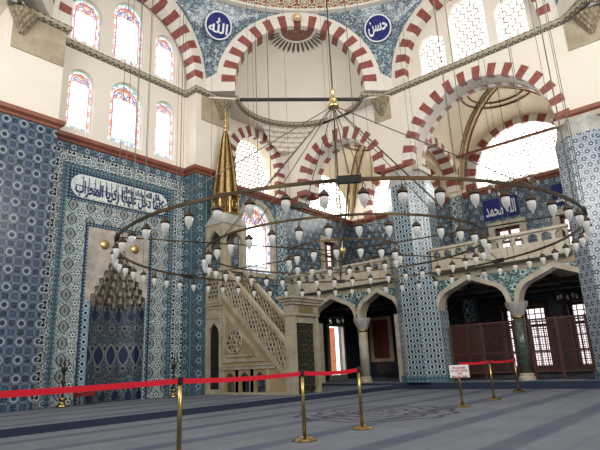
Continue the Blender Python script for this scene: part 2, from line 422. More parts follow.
# planes: mp(s, z, d) with d going away from the hall
XC, YC = 8.15, 5.5
QF, QW, SX = 13.6, 14.2, 15.96        # pilaster face, qibla wall face, side wall face
qp = lambda s_, z, d: (s_, QW+d, z)
qf = lambda s_, z, d: (s_, QF+d, z)
xp = lambda s_, z, d: (SX+d, s_, z)
OX = 21.0
op = lambda s_, z, d: (OX+d, s_, z)
def rect(a0, a1, z0, z1): return [(a0, z0), (a1, z0), (a1, z1), (a0, z1)]
def arcloop(c, w_, z0, zs, n=16, rise=None, pointed=0):
    rise = rise or w_
    L = [(c-w_, z0), (c+w_, z0)]
    for i in range(n+1):
        a = pi*i/n; x = w_*cos(a); z = rise*(sin(a)+pointed*max(0, 1-abs(cos(a))*2.2)**1.0)
        L.append((c+x, zs+z))
    if abs(z0-zs) < 1e-6: L = L[2:]
    return L
def tudor(c, w_, zs, h, z0=None, n=7):
    """four-centred Ottoman arch: round shoulders, straight lines to the point"""
    R = []
    for i in range(n+1):
        a = radians(62*i/n); R.append((w_*(1-.52)+w_*.52*cos(a), .62*h*sin(a)/sin(radians(62))*1.0))
    top = [(0, h)]
    right = [(c+x, zs+z) for x, z in R]; left = [(c-x, zs+z) for x, z in reversed(R)]
    L = right+[(c, zs+h)]+left
    if z0 is not None: L = [(c-w_, z0), (c+w_, z0)]+L
    return L
def voussoirs(mb, mp, c, zc, rin, rout, n, d0, d1, zfoot=None, ms=(0, 1), first=0, point=0.0):
    def pt(a, r): return (c+r*cos(a), zc+r*sin(a)+point*max(0, 1-abs(cos(a))*1.8))
    for i in range(n):
        a0, a1 = pi*i/n, pi*(i+1)/n; am = (a0+a1)/2
        L = [pt(a0, rin), pt(a0, rout), pt(am, rout), pt(a1, rout), pt(a1, rin), pt(am, rin)]
        mb.prism([L], mp, d0, d1, ms[(i+first) % 2])
    if zfoot is not None and zfoot < zc-.01:
        h = pi*rin/n*1.05; k = max(1, round((zc-zfoot)/h)); h = (zc-zfoot)/k
        for i in range(k):
            for sgn in (-1, 1):
                a, b = sorted((c+sgn*rin, c+sgn*rout))
                mb.mbox(mp, a, b, zc-(i+1)*h, zc-i*h, d0, d1, ms[(i+1+first) % 2])

# ================================================================== SETTING
mb = MB(); mb.add([(-6, -8, 0), (24, -8, 0), (24, 16, 0), (-6, 16, 0)], [(0, 1, 2, 3)])
struct(mb, 'floor', 'carpet')
mb = MB(); mb.box(-6, SX-.3, 9.33, 15, .001, .135, 0); mb.box(-6, SX-.3, 9.325, 9.33, .001, .128, 1)
struct(mb, 'floor_mihrab_platform', ['carpet', 'stepdark'])
mb = MB(); mb.box(SX-.3, 22, -4, 16, .001, .21, 0); mb.box(SX-.306, SX-.3, -4, 15, .001, .2, 1)
struct(mb, 'floor_side_platform', ['carpet', 'stepdark'])

# --- qibla wall: lower tiled part (with a niche cut), upper plaster part
nich = [(7.32, .135), (9.12, .135), (9.12, 2.95), (7.32, 2.95)]
HW = [(2.95, .9), (3.19, .79), (3.43, .66), (3.67, .53), (3.91, .4), (4.13, .27), (4.33, .15)]
hood = [(7.3, 2.95), (9.14, 2.95)]+[p for z, w_ in HW for p in ((8.22+w_, z), (8.22+w_, z+.2))][1:]+[(8.22, 4.65)]+[p for z, w_ in HW[::-1] for p in ((8.22-w_, z+.2), (8.22-w_, z))][:-1]
cut = [(7.32, .135), (9.12, .135), (9.12, 2.95)]+hood[2:]+[(7.32, 2.95)]
stw = arcloop(14.18, .92, 4.45, 6.5, 14)
mb = MB()
mb.prism([rect(5.5, 10.7, .0, 7.7), cut], qp, .0, .35)
mb.prism([rect(10.7, SX+.4, 0, 7.7), stw], qp, 0, .35)
struct(mb, 'wall_qibla', ['tile_wall'])
mb = MB()
wins_low = [(6.6, .42, 8.1, 9.75), (8.17, .62, 8.1, 9.74), (9.68, .42, 8.1, 9.85)]
wins_up = [(6.62, .5, 11.12, 12.3), (8.12, .6, 11.12, 12.89), (9.62, .46, 11.12, 12.5)]
holes = [arcloop(c_, w_, z0, zs, 12) for c_, w_, z0, zs in wins_low+wins_up]
mb.prism([rect(5.5, 10.7, 7.7, 14.4)]+holes, qp, 0, .45)
bigw = arcloop(14.26, 1.66, 7.86, 9.1, 20)
mb.prism([rect(10.7, SX+.4, 7.7, 11.0), bigw], qp, 0, .45)
struct(mb, 'wall_qibla_upper', ['plaster'])

# pilasters left and right of the mihrab bay
for nm, a0, a1, tl in (('left', 4.1, 5.73, 'tile_a'), ('right', 10.57, 12.2, 'tile_wing')):
    mb = MB(); mb.box(a0, a1, QF, QW+.01, 0, 7.66, 0); mb.box(a0, a1, QF, QW+.01, 7.66, 11.0, 1)
    struct(mb, 'wall_pilaster_'+nm, [tl, 'plaster'])
# wall beyond left pilaster
mb = MB(); mb.box(-2.5, 4.1, QW, QW+.4, 0, 7.66, 0); mb.box(-2.5, 4.1, QW, QW+.4, 7.66, 11, 1)
struct(mb, 'wall_qibla_left', ['tile_a', 'plaster'])

# --- side wall (facing left): arcade spandrels below, big arches above
YB = -1.0
low_arches = [(6.5, 1.13), (3.9, 1.13), (12.08, 1.08), (9.97, .83), (1.3, 1.1)]
ZS, ZH = 2.5, .88
mb = MB()
bot = []
for c_, w_ in sorted(low_arches): bot += sorted(tudor(c_, w_, ZS, ZH), key=lambda q: q[0])
mb.prism([[(YB, ZS)]+bot+[(QW, ZS), (QW, 3.7), (YB, 3.7)]], xp, .12, .45)
for a0, a1 in ((YB, .2), (2.4, 2.6), (7.8, 9.0), (13.16, QW)): mb.mbox(xp, a0, a1, .2, ZS, .12, .45)
struct(mb, 'wall_side_arcade', ['tile_teal'])
bigA = (5.53, 7.62, 2.42, 2.82)     # centre, centre height, inner, outer radius
smlA = (11.3, 8.1, 1.72, 2.18)
mb = MB()
def notch(c, zc, r, zb, n=24): return [(c-r, zb)]+[(c-r*cos(pi*k/n), zc+r*sin(pi*k/n)) for k in range(n+1)]+[(c+r, zb)]
mb.prism([[(YB, 7.7)]+notch(bigA[0], bigA[1]+.1, bigA[3], 7.7)+notch(smlA[0], smlA[1], smlA[3], 7.7)+[(QW, 7.7), (QW, 11.0), (YB, 11.0)]], xp, 0, .85)
struct(mb, 'wall_side_upper', ['plaster'])
# tympanum with three honeycomb windows
side_w = [(6.88, .5, 11.06, 12.3), (5.45, .66, 11.06, 13.0), (3.98, .5, 11.06, 12.35)]
mb = MB()
mb.prism([rect(2.5, 8.6, 11.0, 14.4)]+[arcloop(c_, w_, z0, zs, 12) for c_, w_, z0, zs in side_w], xp, .35, .8)
struct(mb, 'wall_side_tympanum', ['plaster'])

# --- octagon arches, pendentives, dome
K = [(XC+2.85, QF), (SX+.04, YC+3.0), (SX+.04, YC-3.0), (XC+2.85, YC-8.1), (XC-2.85, YC-8.1), (XC-7.85, YC-3.0), (XC-7.85, YC+3.0), (XC-2.85, QF)]
ZR, RR_ = 14.5, 7.8
arches_trim = []
names8 = ['diagonal_right', 'side', 'diagonal_entrance_right', 'entrance', 'diagonal_entrance_left', 'opposite_side', 'diagonal_left', 'qibla']
for i in range(8):
    A, B = Vector(K[i]), Vector(K[(i+1) % 8]); Lh = (B-A).length/2; mid = (A+B)/2; t = (B-A).normalized()
    nrm = (mid-Vector((XC, YC))).normalized()
    n = Vector((t.y, -t.x)); n = n if n.dot(nrm) > 0 else -n
    mp = (lambda mid, t, n: lambda s_, z, d: (mid.x+t.x*s_+n.x*d, mid.y+t.y*s_+n.y*d, z))(mid, t, n)
    diag = i % 2 == 0
    rin, rout = (2.47, 2.98) if diag else ((2.34, 2.7) if i in (3, 7) else (2.42, 2.82))
    zc = 11.36 if diag else 11.4
    mb = MB()
    voussoirs(mb, mp, 0, zc, rin, rout, 29 if diag else 27, -.03, .5, zfoot=10.98, first=1)
    N = 24
    rw = min(rout+.2, Lh-.01); zt_ = 11.75; ph0 = math.asin((zt_-zc)/(ZR-.02-zc))
    outer = [(Lh, 11.5)]+[(rw*cos(ph0+(pi-2*ph0)*k/N), zc+(ZR-.02-zc)*sin(ph0+(pi-2*ph0)*k/N)) for k in range(N+1)]+[(-Lh, 11.5)]
    inner = [(rout*cos(pi*k/N), zc+rout*sin(pi*k/N)) for k in range(N, -1, -1)]
    mb.prism([[(Lh, 10.98)]+outer+[(-Lh, 10.98), (-rout, 10.98)]+inner+[(rout, 10.98)]], mp, 0, .5, 0)
    struct(mb, 'trim_arch_'+names8[i], ['white', 'red'])
    # pendentive halves
    for sgn, kk in ((-1, i), (1, (i+1) % 8)):
        mb = MB(); vs = []; fs = []; uv = []
        azc = math.atan2(mid.y-YC, mid.x-XC); kv = Vector(K[kk]); azk = math.atan2(kv.y-YC, kv.x-XC)
        dd = (azk-azc+pi) % (2*pi)-pi
        m_, h_ = 16, 5
        for a in range(m_+2):
            ph = pi/2+(ph0-pi/2)*min(a, m_)/m_
            P0 = Vector(mp(sgn*rw*cos(ph), zc+(ZR-.02-zc)*sin(ph), -.0)) if a <= m_ else Vector(mp(sgn*Lh, 11.5, 0))
            az = azc+dd*min(1, a/m_)
            P1 = Vector((XC+RR_*cos(az), YC+RR_*sin(az), ZR+.05))
            for b in range(h_+1):
                q = P0.lerp(P1, b/h_); bulge = sin(pi*b/h_)*.25*min(1, a/m_)
                q += Vector((cos(az), sin(az), 0))*bulge
                vs.append(q); uv.append((math.atan2(q.y-YC, q.x-XC)*RR_*1.05, q.z+(sgn*.3)))
        for a in range(m_+1):
            for b in range(h_):
                k = a*(h_+1)+b; fs.append((k, k+h_+1, k+h_+2, k+1))
        mb.add(vs, fs, 0, uv)
        struct(mb, 'wall_pendentive_'+names8[i], ['tile_pendentive'], smooth=True)
# exedra half domes behind the diagonal arches
def exedra(i, name):
    A, B = Vector(K[i]), Vector(K[(i+1) % 8]); mid = (A+B)/2; t = (B-A).normalized(); n = (mid-Vector((XC, YC))).normalized()
    n = Vector((t.y, -t.x)); n = n if n.dot(mid-Vector((XC, YC))) > 0 else -n
    R0 = 2.5; mb = MB(); vs = []; fs = []; uv = []
    na, nb = 28, 12
    base = mid+n*.2
    for b in range(nb+2):
        for a in range(na+1):
            al = pi*a/na
            if b == 0: z, r = 10.9, R0
            else: be = pi/2*(b-1)/nb; z, r = 11.36+R0*sin(be), R0*cos(be)
            q = base+t*(r*cos(al))+n*(r*sin(al))
            vs.append((q.x, q.y, z)); uv.append((al*R0, z))
    for b in range(nb+1):
        for a in range(na):
            k = b*(na+1)+a; fs.append((k, k+1, k+na+2, k+na+1))
    mb.add(vs, fs, 0, uv)
    struct(mb, 'ceiling_exedra_'+name, ['plaster'], smooth=True)
    path = [tuple(base+t*((R0-.02)*cos(pi*a/na))+n*((R0-.02)*sin(pi*a/na))) for a in range(na+1)]
    return mid, t, n, base, path
ex = {}
for i, nm in ((0, 'right'), (6, 'left'), (2, 'entrance_right')): ex[nm] = exedra(i, nm)
# dome
mb = MB(); vs = []; fs = []; uv = []
na, nb = 64, 14
for b in range(nb+1):
    be = pi/2*b/nb*.98
    for a in range(na+1):
        al = 2*pi*a/na; vs.append((XC+RR_*cos(be)*cos(al), YC+RR_*cos(be)*sin(al), ZR+.12+6.6*sin(be))); uv.append((al*RR_*.993, RR_*be))
for b in range(nb):
    for a in range(na): k = b*(na+1)+a; fs.append((k, k+1, k+na+2, k+na+1))
mb.add(vs, fs, 0, uv); struct(mb, 'ceiling_dome', ['dome'], smooth=True)
mb = MB(); ring = [(XC+(RR_+.02)*cos(2*pi*a/96), YC+(RR_+.02)*sin(2*pi*a/96)) for a in range(96)]
mb.sweep(ring, [(-.0, ZR-.02), (.16, ZR+.02), (.16, ZR+.12), (0, ZR+.16)], side=-1, closed=True)
struct(mb, 'trim_dome_ring', ['white'])

# --- slim dark cornice at z 10.9
CP = [(0, 10.76), (.05, 10.78), (.12, 10.86), (.12, 10.97), (0, 10.98)]
mb = MB()
q0 = ex['right'][4]; q0 = q0 if q0[0][0] < q0[-1][0] else q0[::-1]
ql = ex['left'][4]; ql = ql if ql[0][1] < ql[-1][1] else ql[::-1]
mb.sweep([(5.73, QW), (10.57, QW)], CP, side=1)
mb.sweep([(10.57, QW), (10.57, QF), (12.0, QF)]+[p for p in q0 if p[0] > 12.0 and p[1] > 8.95]+[(SX, 8.95), (SX, YC-3.1)], CP, side=1)
mb.sweep([p for p in ql if p[0] < 4.3]+[(4.3, QF), (5.73, QF), (5.73, QW)], CP, side=1)
pe = ex['entrance_right'][4]; pe = pe if pe[0][1] > pe[-1][1] else pe[::-1]
mb.sweep([(SX, YC-3.1)]+[p for p in pe if p[1] < YC-3.3], CP, side=1)
struct(mb, 'trim_cornice', ['cornice'])
# red string course at z 7.7
RP = [(0, 7.6), (.04, 7.62), (.06, 7.68), (.14, 7.74), (.16, 7.82), (.14, 7.86), (0, 7.88)]
mb = MB()
mb.sweep([(-2.5, QW), (4.1, QW), (4.1, QF), (5.73, QF), (5.73, QW), (10.57, QW), (10.57, QF), (12.2, QF), (12.2, QW), (SX, QW), (SX, 13.48)], RP, side=1)
mb.sweep([(SX+.85, 9.12), (SX, 9.12), (SX, 8.35), (SX+.85, 8.35)], RP, side=1); mb.sweep([(SX+.85, 2.71), (SX, 2.71), (SX, YB)], RP, side=1)
mb.sweep([(SX+.85, QW), (OX, QW), (OX, -1)], RP, side=1)
struct(mb, 'trim_string_course', ['redmold'])

# soffit and muqarnas in the corner below the exedra
mid, t, n, base, path = ex['right']
mb = MB()
poly = [(11.1, QF), (12.2, QF), (12.2, QW), (SX, QW), (SX, 8.55)]+[tuple(p) for p in reversed(q0)]
mb.prism([poly], lambda a, b, d: (a, b, d), 10.74, 10.8)
for k in range(5):
    zz = 10.74-.15*k; r0 = 2.52+.17*k; half = .62-.085*k
    pts = []
    N = 9-k
    for a in range(N*4+1):
        u_ = a/(N*4); al = pi/2+(u_-.5)*2*half
        rr2 = r0+.075*abs(sin(pi*u_*N))
        q = base+t*(rr2*cos(al))+n*(rr2*sin(al)); pts.append((min(q.x, SX+.03), min(q.y, QW+.03)))
    e0 = base+t*(4.2*cos(pi/2-half*.72))+n*(4.2*sin(pi/2-half*.72)); e1 = base+t*(4.2*cos(pi/2+half*.72))+n*(4.2*sin(pi/2+half*.72))
    pts += [(min(e1.x, SX+.05), min(e1.y, QW+.05)), (SX+.05, QW+.05), (min(e0.x, SX+.05), min(e0.y, QW+.05))]
    mb.prism([pts], lambda a, b, d: (a, b, d), zz-.15, zz)
struct(mb, 'ceiling_muqarnas_squinch', ['plaster'])
mb = MB(); mb.prism([[(4.1, QF), (4.1, QW), (.34, QW), (.34, 8.6)]+[tuple(p) for p in ql if p[0] < 4.1 and p[1] > 8.6]], lambda a, b, d: (a, b, d), 10.74, 10.8)
struct(mb, 'ceiling_squinch_left', ['plaster'])

mb = MB(); mb.box(15.3, 15.93, QW-.02, QW-.001, .14, 7.58); struct(mb, 'trim_tile_band_1', ['tile_column'])
# --- gallery behind the side wall
mb = MB(); mb.box(SX+.1, OX+.3, -2, 15, 3.45, 3.72)
struct(mb, 'floor_gallery', ['stone'])
# beams under the gallery
mb = MB()
for k in range(12): mb.box(SX+.65, OX, -.5+k*1.25, -.3+k*1.25, 3.22, 3.45)
for xx in (17.6, 19.3): mb.box(xx, xx+.18, -1.5, 14.2, 3.1, 3.24)
struct(mb, 'ceiling_gallery_beams', ['darkwood'])
up_wins = [(6.6, .5, 4.8, 6.02), (4.1, .5, 4.8, 6.02), (11.2, .5, 4.8, 6.02)]
low_wins = [(6.5, .8, .42, 2.75), (4.08, .8, .42, 2.75), (13.0, .42, 1.05, 2.8), (1.6, .8, .42, 2.75)]
lun = [(5.55, 2.1, 7.95, 8.2), (11.3, 1.7, 7.95, 8.2)]
mb = MB()
mb.prism([rect(-2, QW, 3.6, 7.7)]+[rect(c_-w_, c_+w_, z0, z1) for c_, w_, z0, z1 in up_wins], op, 0, .5)
struct(mb, 'wall_outer_gallery', ['tile_wall'])
mb = MB()
mb.prism([rect(-2, QW, 0, 3.6)]+[rect(c_-w_, c_+w_, z0, z1) for c_, w_, z0, z1 in low_wins], op, 0, .5)
struct(mb, 'wall_outer', ['tile_low_shaded'])
mb = MB()
mb.prism([rect(-2, QW, 7.7, 12)]+[arcloop(c_, w_, z0, zs, 24) for c_, w_, z0, zs in lun], op, 0, .5)
struct(mb, 'wall_outer_upper', ['plaster'])
mb = MB()
mb.prism([rect(SX+.4, OX+.4, 3.6, 7.7), rect(18.5, 19.5, 4.9, 6.5)], qp, .02, .4)
struct(mb, 'wall_gallery_end_balcony', ['tile_wall'])
mb = MB(); mb.prism([rect(SX+.4, OX+.4, 0, 3.6), rect(18.55, 19.65, .42, 2.55)], qp, .02, .4)
struct(mb, 'wall_gallery_end', ['tile_low_shaded'])
gw = (19.3, 1.75, 7.95, 8.3)
mb = MB()
mb.prism([rect(SX+.4, OX+.4, 7.7, 12), arcloop(gw[0], gw[1], gw[2], gw[3], 20)], qp, .02, .4)
struct(mb, 'wall_gallery_end_upper', ['plaster'])
# sail vaults over the two gallery bays, transverse arch between them
def sail(y0, y1, name):
    cy, hy = (y0+y1)/2, (y1-y0)/2; x0, x1 = SX+.85, OX; cx, hx = (x0+x1)/2, (x1-x0)/2
    R2 = sqrt(hx*hx+hy*hy); mb = MB(); vs = []; fs = []; N = 20
    for a in range(N+1):
        for b in range(N+1):
            x = -hx+2*hx*a/N; y = -hy+2*hy*b/N; vs.append((cx+x, cy+y, 7.72+sqrt(max(0, R2*R2-x*x-y*y))))
    for a in range(N):
        for b in range(N): k = a*(N+1)+b; fs.append((k, k+1, k+N+2, k+N+1))
    mb.add(vs, fs); struct(mb, 'ceiling_vault_'+name, ['plaster_cream'], smooth=True)
    mb = MB()
    zf = lambda x, y: 7.70+sqrt(max(0, R2*R2-x*x-y*y))
    for sgn in (-1, 1):
        pts = []
        for a in range(25): u_ = -1+2*a/24; x, y = hx*u_*.995, sgn*hy*u_*.995; pts.append((cx+x, cy+y, zf(x, y)))
        for off in (-.17, .17): mb.tube([(p[0]+off*.7, p[1]-sgn*off*.7, p[2]) for p in pts], .035, 5, 1)
        mb.tube(pts, .08, 6, 0)
    for rad in (1.1, 1.35):
        mb.tube([(cx+rad*cos(2*pi*k/36), cy+rad*sin(2*pi*k/36), zf(rad, 0)) for k in range(36)], .04, 5, 1, closed=True)
    struct(mb, 'trim_vault_painting_'+name, ['painted', 'paintedline'], smooth=True)
sail(2.75, 8.3, 'right'); sail(8.7, QW, 'left'); sail(-2.5, 2.4, 'entrance')
for k, (ya, yb) in enumerate(((8.3, 8.7), (2.35, 2.75))):
    mb = MB(); cx = (SX+.85+OX)/2; yp = lambda s_, z, d, ya=ya: (s_, ya+d, z)
    hw = (OX-SX-.85)/2
    voussoirs(mb, yp, cx, 7.9, hw-.45, hw-.02, 19, -.04, yb-ya+.04, zfoot=None)
    N = 20
    mb.prism([[(cx+hw, 7.9), (cx+hw, 11.9), (cx-hw, 11.9), (cx-hw, 7.9)]+[(cx-(hw-.03)*cos(pi*i/N), 7.9+(hw-.03)*sin(pi*i/N)) for i in range(N+1)]], yp, 0, yb-ya, 2)
    mb.box(OX-.35, OX+.01, ya-.05, yb+.05, 7.72, 7.95, 2)
    struct(mb, 'trim_transverse_arch_%d' % (k+1), ['white', 'red', 'plaster_cream'])
    mb = MB(); mb.box(OX-.35, OX+.01, ya-.05, yb+.05, .2, 7.72, 0)
    struct(mb, 'wall_gallery_pilaster', ['tile_column'])
# red tie beams
mb = MB(); mb.tube([(OX-.5, 2.4, 9.4), (OX-.5, 8.5, 9.4)], .07, 6)
struct(mb, 'trim_tie_beam_1', ['redmold'])
mb = MB(); mb.tube([(11.9, 12.7, 10.62), (15.1, 9.45, 10.62)], .07, 8)
struct(mb, 'trim_tie_bar_2', ['black'])

# arches of the gallery openings and of the windows
mb = MB(); voussoirs(mb, xp, bigA[0], bigA[1]+.1, bigA[2], bigA[3]+.02, 31, -.03, .22, zfoot=None, first=1)
N = 24
mb.prism([[(bigA[0]+(bigA[2])*cos(pi*i/N), bigA[1]+.1+(bigA[2])*sin(pi*i/N)) for i in range(N+1)]+[(bigA[0]-(bigA[3])*cos(pi*i/N), bigA[1]+.1+(bigA[3])*sin(pi*i/N)) for i in range(N+1)]], xp, .22, .68, 2)
voussoirs(mb, xp, bigA[0], bigA[1]+.1, bigA[2]-.02, bigA[3]-.02, 31, .68, .9, zfoot=None, first=1)
struct(mb, 'trim_gallery_arch_1', ['white', 'red', 'plaster'])
mb = MB(); voussoirs(mb, xp, smlA[0], smlA[1], smlA[2], smlA[3]+.02, 23, -.03, .3, zfoot=7.88)
mb.prism([[(smlA[0]+smlA[2]*cos(pi*i/N), smlA[1]+smlA[2]*sin(pi*i/N)) for i in range(N+1)]+[(smlA[0]-smlA[3]*cos(pi*i/N), smlA[1]+smlA[3]*sin(pi*i/N)) for i in range(N+1)]], xp, .3, .62, 2)
voussoirs(mb, xp, smlA[0], smlA[1], smlA[2]-.02, smlA[3]-.02, 19, .62, .9, zfoot=7.88)
struct(mb, 'trim_gallery_arch_2', ['white', 'red', 'plaster'])
mb = MB(); voussoirs(mb, qp, 14.26, 9.1, 1.24, 1.68, 19, -.03, .2, zfoot=7.88)
voussoirs(mb, qp, 14.26, 9.1, 1.25, 1.67, 17, .2, .7, zfoot=7.88, ms=(2, 2))
struct(mb, 'trim_window_arch_1', ['white', 'red', 'plaster_cream'])
for k, (c_, w_, z0, zs) in enumerate(lun):
    mb = MB(); voussoirs(mb, op, c_, zs, w_-.06, w_+.42, 21, -.05, .1, zfoot=7.9)
    struct(mb, 'trim_lunette_arch_%d' % (k+1), ['white', 'red'])
mb = MB(); voussoirs(mb, qp, gw[0], gw[3], gw[1]-.06, gw[1]+.35, 19, -.03, .1, zfoot=7.9); struct(mb, 'trim_lunette_arch_3', ['white', 'red'])

# --- white stone bands of the lower arcade
mb = MB()
for c_, w_ in low_arches:
    inn = tudor(c_, w_-.02, ZS-.02, ZH, n=8); out = tudor(c_, w_+.13, ZS-.02, ZH+.17, n=8)
    mb.prism([inn+out[::-1]], xp, .04, .5)
for a0, a1 in ((9.1, 9.32), (13.0, 13.2)): mb.mbox(xp, a0, a1, .21, ZS, .03, .65)
struct(mb, 'trim_arcade_bands', ['wmarble'])
mb = MB(); mb.box(SX+.6, OX+.3, -1.4, -1.0, 0, 12)
struct(mb, 'wall_unseen_light_blocker', ['tile_wall'])  # unseen wall added to keep sky light out of the lower gallery

# ================================================================== WINDOWS
WN = [0]
def next_window():
    WN[0] += 1; return 'window_%d' % WN[0]
def grille(mb, mp, inside, a0, a1, z0, z1, P, rr, d0, d1, m=0):
    h = P*sqrt(3)/2; j = 0; z = z0
    while z < z1+h:
        a = a0+(P/2 if j % 2 else 0)
        while a < a1+P/2:
            if inside(a, z):
                R = P/sqrt(3)*1.03; vs = []; N = 12
                for d in (d0, d1):
                    for i in range(N):
                        an = 2*pi*i/N; hexr = R*cos(pi/6)/cos(((an) % (pi/3))-pi/6)
                        vs.append(mp(a+hexr*sin(an), z+hexr*cos(an), d))
                    for i in range(N): an = 2*pi*i/N; vs.append(mp(a+rr*sin(an), z+rr*cos(an), d))
                fs = []
                for i in range(N):
                    k = (i+1) % N
                    fs += [(i, k, N+k, N+i), (N+i, N+k, 3*N+k, 3*N+i)]
                mb.add(vs, fs, m)
            a += P
        z += h; j += 1
def honeycomb_window(mp, c_, w_, z0, zs, d, P=.25, rise=None, bar=.42, glow='daylight'):
    rise = rise or w_
    L = arcloop(c_, w_+.02, z0-.02, zs, 20, rise)
    pane = MB(); pane.prism([L], mp, d+.06, d+.09)
    o = pane.build(next_window(), [glow], kind='structure')
    g = MB()
    ins = lambda a, z: (abs(a-c_) < w_ and z0-.05 < z < zs) or (z >= zs and ((a-c_)/w_)**2+((z-zs)/rise)**2 < 1.02)
    grille(g, mp, ins, c_-w_, c_+w_, z0, zs+rise, P, P*bar, d, d+.05)
    g.build('gypsum_lattice', ['white'], o)
    return o
for c_, w_, z0, zs in side_w: honeycomb_window(xp, c_, w_, z0, zs, .5, .25)
honeycomb_window(qp, 14.26, 1.26, 7.9, 9.1, .55, .23)
for c_, w_, z0, zs in lun: honeycomb_window(op, c_, w_, z0, zs, .3, .3, bar=.46, glow='daylight_high')
honeycomb_window(qp, gw[0], gw[1], gw[2], gw[3], .25, .27, glow='daylight_high')

def stained_window(mp, c_, w_, z0, zs, d, fill=True):
    pane = MB(); pane.prism([arcloop(c_, w_+.02, z0-.02, zs, 16)], mp, d+.06, d+.08)
    o = pane.build(next_window(), ['daylight'], kind='structure')
    b = MB(); bw = w_*.3
    out = arcloop(c_, w_, z0, zs, 16); inn = arcloop(c_, w_-bw, z0+bw*1.2, zs-w_*.25, 16, w_*.35)
    b.prism([out, inn], mp, d+.03, d+.05); b.build('floral_border', ['stain_border'], o)
    def bars(nm, mat, segs, r=.018):
        g = MB()
        for a in segs: g.tube([mp(x, z, d+.02) for x, z in a], r, 4)
        g.build(nm, [mat], o)
    ww = w_-bw*1.0
    arc = lambda cx, cz, r, a0, a1: [(cx+r*cos(radians(a0+(a1-a0)*k/8)), cz+r*sin(radians(a0+(a1-a0)*k/8))) for k in range(9)]
    bars('red_leading', 'stain_red', [[(c_-ww, z0+bw), (c_-ww, zs)], [(c_+ww, z0+bw), (c_+ww, zs)], arc(c_, zs, ww, 0, 180), arc(c_, zs+ww*.45, ww*.42, 200, 520)], w_*.035)
    bars('blue_leading', 'stain_blue', [[(c_-ww*.82, z0+bw*1.3), (c_-ww*.82, zs)], [(c_+ww*.82, z0+bw*1.3), (c_+ww*.82, zs)], arc(c_-ww*.4, zs+.05, ww*.38, 0, 180), arc(c_+ww*.4, zs+.05, ww*.38, 0, 180)], w_*.03)
    bars('amber_leading', 'stain_amber', [[(c_-ww, zs), (c_+ww, zs)], arc(c_, zs+ww*.2, ww*.7, 20, 160), [(c_-ww*.5, zs), (c_, zs+ww*.85), (c_+ww*.5, zs)]], w_*.035)
    bars('green_leading', 'stain_green', [[(c_-ww, z0+bw*1.1), (c_+ww, z0+bw*1.1)], arc(c_, zs, w_-.02, 0, 180)], w_*.035)
    bars('gypsum_edge', 'white', [[(c_-w_, z0), (c_-w_, zs)]+[(c_-w_*cos(pi*k/16), zs+w_*sin(pi*k/16)) for k in range(17)]+[(c_+w_, z0), (c_-w_, z0)]], .03)
for c_, w_, z0, zs in wins_low+wins_up: stained_window(qp, c_, w_, z0, zs, .12)
stained_window(qp, 14.18, .86, 4.5, 6.5, .12)
mb = MB(); o1 = arcloop(14.18, 1.04, 4.32, 6.5, 16); i1 = arcloop(14.18, .86, 4.5, 6.5, 16)
mb.prism([o1, i1], qp, -.03, .1); struct(mb, 'trim_window_frame_1', ['wmarble'])

def casement(mp, c_, w_, z0, z1, d, nx, nz, lit='daylight_low', frame='wood_red', stone=None, transom=None, smat='wmarble'):
    pane = MB(); pane.mbox(mp, c_-w_, c_+w_, z0, z1, d+.05, d+.07)
    o = pane.build(next_window(), [lit], kind='structure')
    g = MB(); t_ = .1
    for a in (c_-w_, c_-t_/2, c_+w_-t_): g.mbox(mp, a, a+t_, z0, z1, d-.05, d+.04)
    for z in (z0, z1-t_)+((transom,) if transom else ()): g.mbox(mp, c_-w_, c_+w_, z, z+t_, d-.045, d+.035)
    g.build('frame', [frame], o)
    if nx:
        g = MB()
        for k in range(1, nx): a = c_-w_+2*w_*k/nx; g.mbox(mp, a-.017, a+.017, z0, z1, d+.0, d+.03)
        for k in range(1, nz): z = z0+(z1-z0)*k/nz; g.mbox(mp, c_-w_, c_+w_, z-.017, z+.017, d+.0, d+.03)
        g.build('glazing_bars', [frame], o)
    if stone:
        g = MB(); g.prism([rect(c_-w_-stone, c_+w_+stone, z0-stone*.6, z1+stone), rect(c_-w_, c_+w_, z0, z1)], mp, -.05, .06)
        g.build('surround', [smat], o)
    return o
for c_, w_, z0, z1 in up_wins: casement(op, c_, w_, z0, z1, .25, 0, 0, 'daylight_low', 'wood_red', .26, 5.4)
for c_, w_, z0, z1 in (low_wins[0], low_wins[1], low_wins[3]): casement(op, c_, w_, z0, z1, .3, 7, 8, 'daylight_low', 'wood_red', .14, 1.95, 'wood_red')
casement(qp, 19.0, .5, 4.9, 6.5, .25, 0, 0, 'daylight_low', 'wood_red', .2, 5.8)
# garden door on the gallery end wall: one leaf open against the daylight
pane = MB(); pane.mbox(qp, 18.55, 19.65, .42, 2.55, .3, .33)
o = pane.build('door_1', ['daylight'], kind='structure')
g = MB(); g.mbox(qp, 18.6, 19.28, .44, 2.5, .2, .26)
for r_ in range(3): g.mbox(qp, 18.68, 19.2, .5+r_*.67, 1.06+r_*.67, .18, .2)
g.build('door_leaf', [emit('glowing_orange_wood', srgb(226, 150, 112), .9, [(('scroll', 9, .04), srgb(190, 98, 60))])], o)  # leaf glows by itself: sunlight on the wood is put into its emission
g = MB(); g.prism([rect(18.45, 19.75, .2, 2.65), rect(18.57, 19.63, .42, 2.53)], qp, -.03, .1); g.build('door_frame', ['wmarble'], o)
# shuttered opening on the outer wall
c_, w_, z0, z1 = low_wins[2]
g = MB(); g.mbox(op, c_-w_, c_+w_, z0, z1, .02, .07)
for k in (-1, 1):
    for r_ in range(2): g.mbox(op, c_+k*.21-.15, c_+k*.21+.15, z0+.1+r_*.85, z0+.8+r_*.85, -.005, .02)
o = g.build('door_2', ['wood_red'], kind='structure')
g = MB(); g.prism([rect(c_-.62, c_+.62, .9, 2.95), rect(c_-.42, c_+.42, 1.05, 2.8)], op, -.06, .1); g.build('stone_frame', ['wmarble'], o)

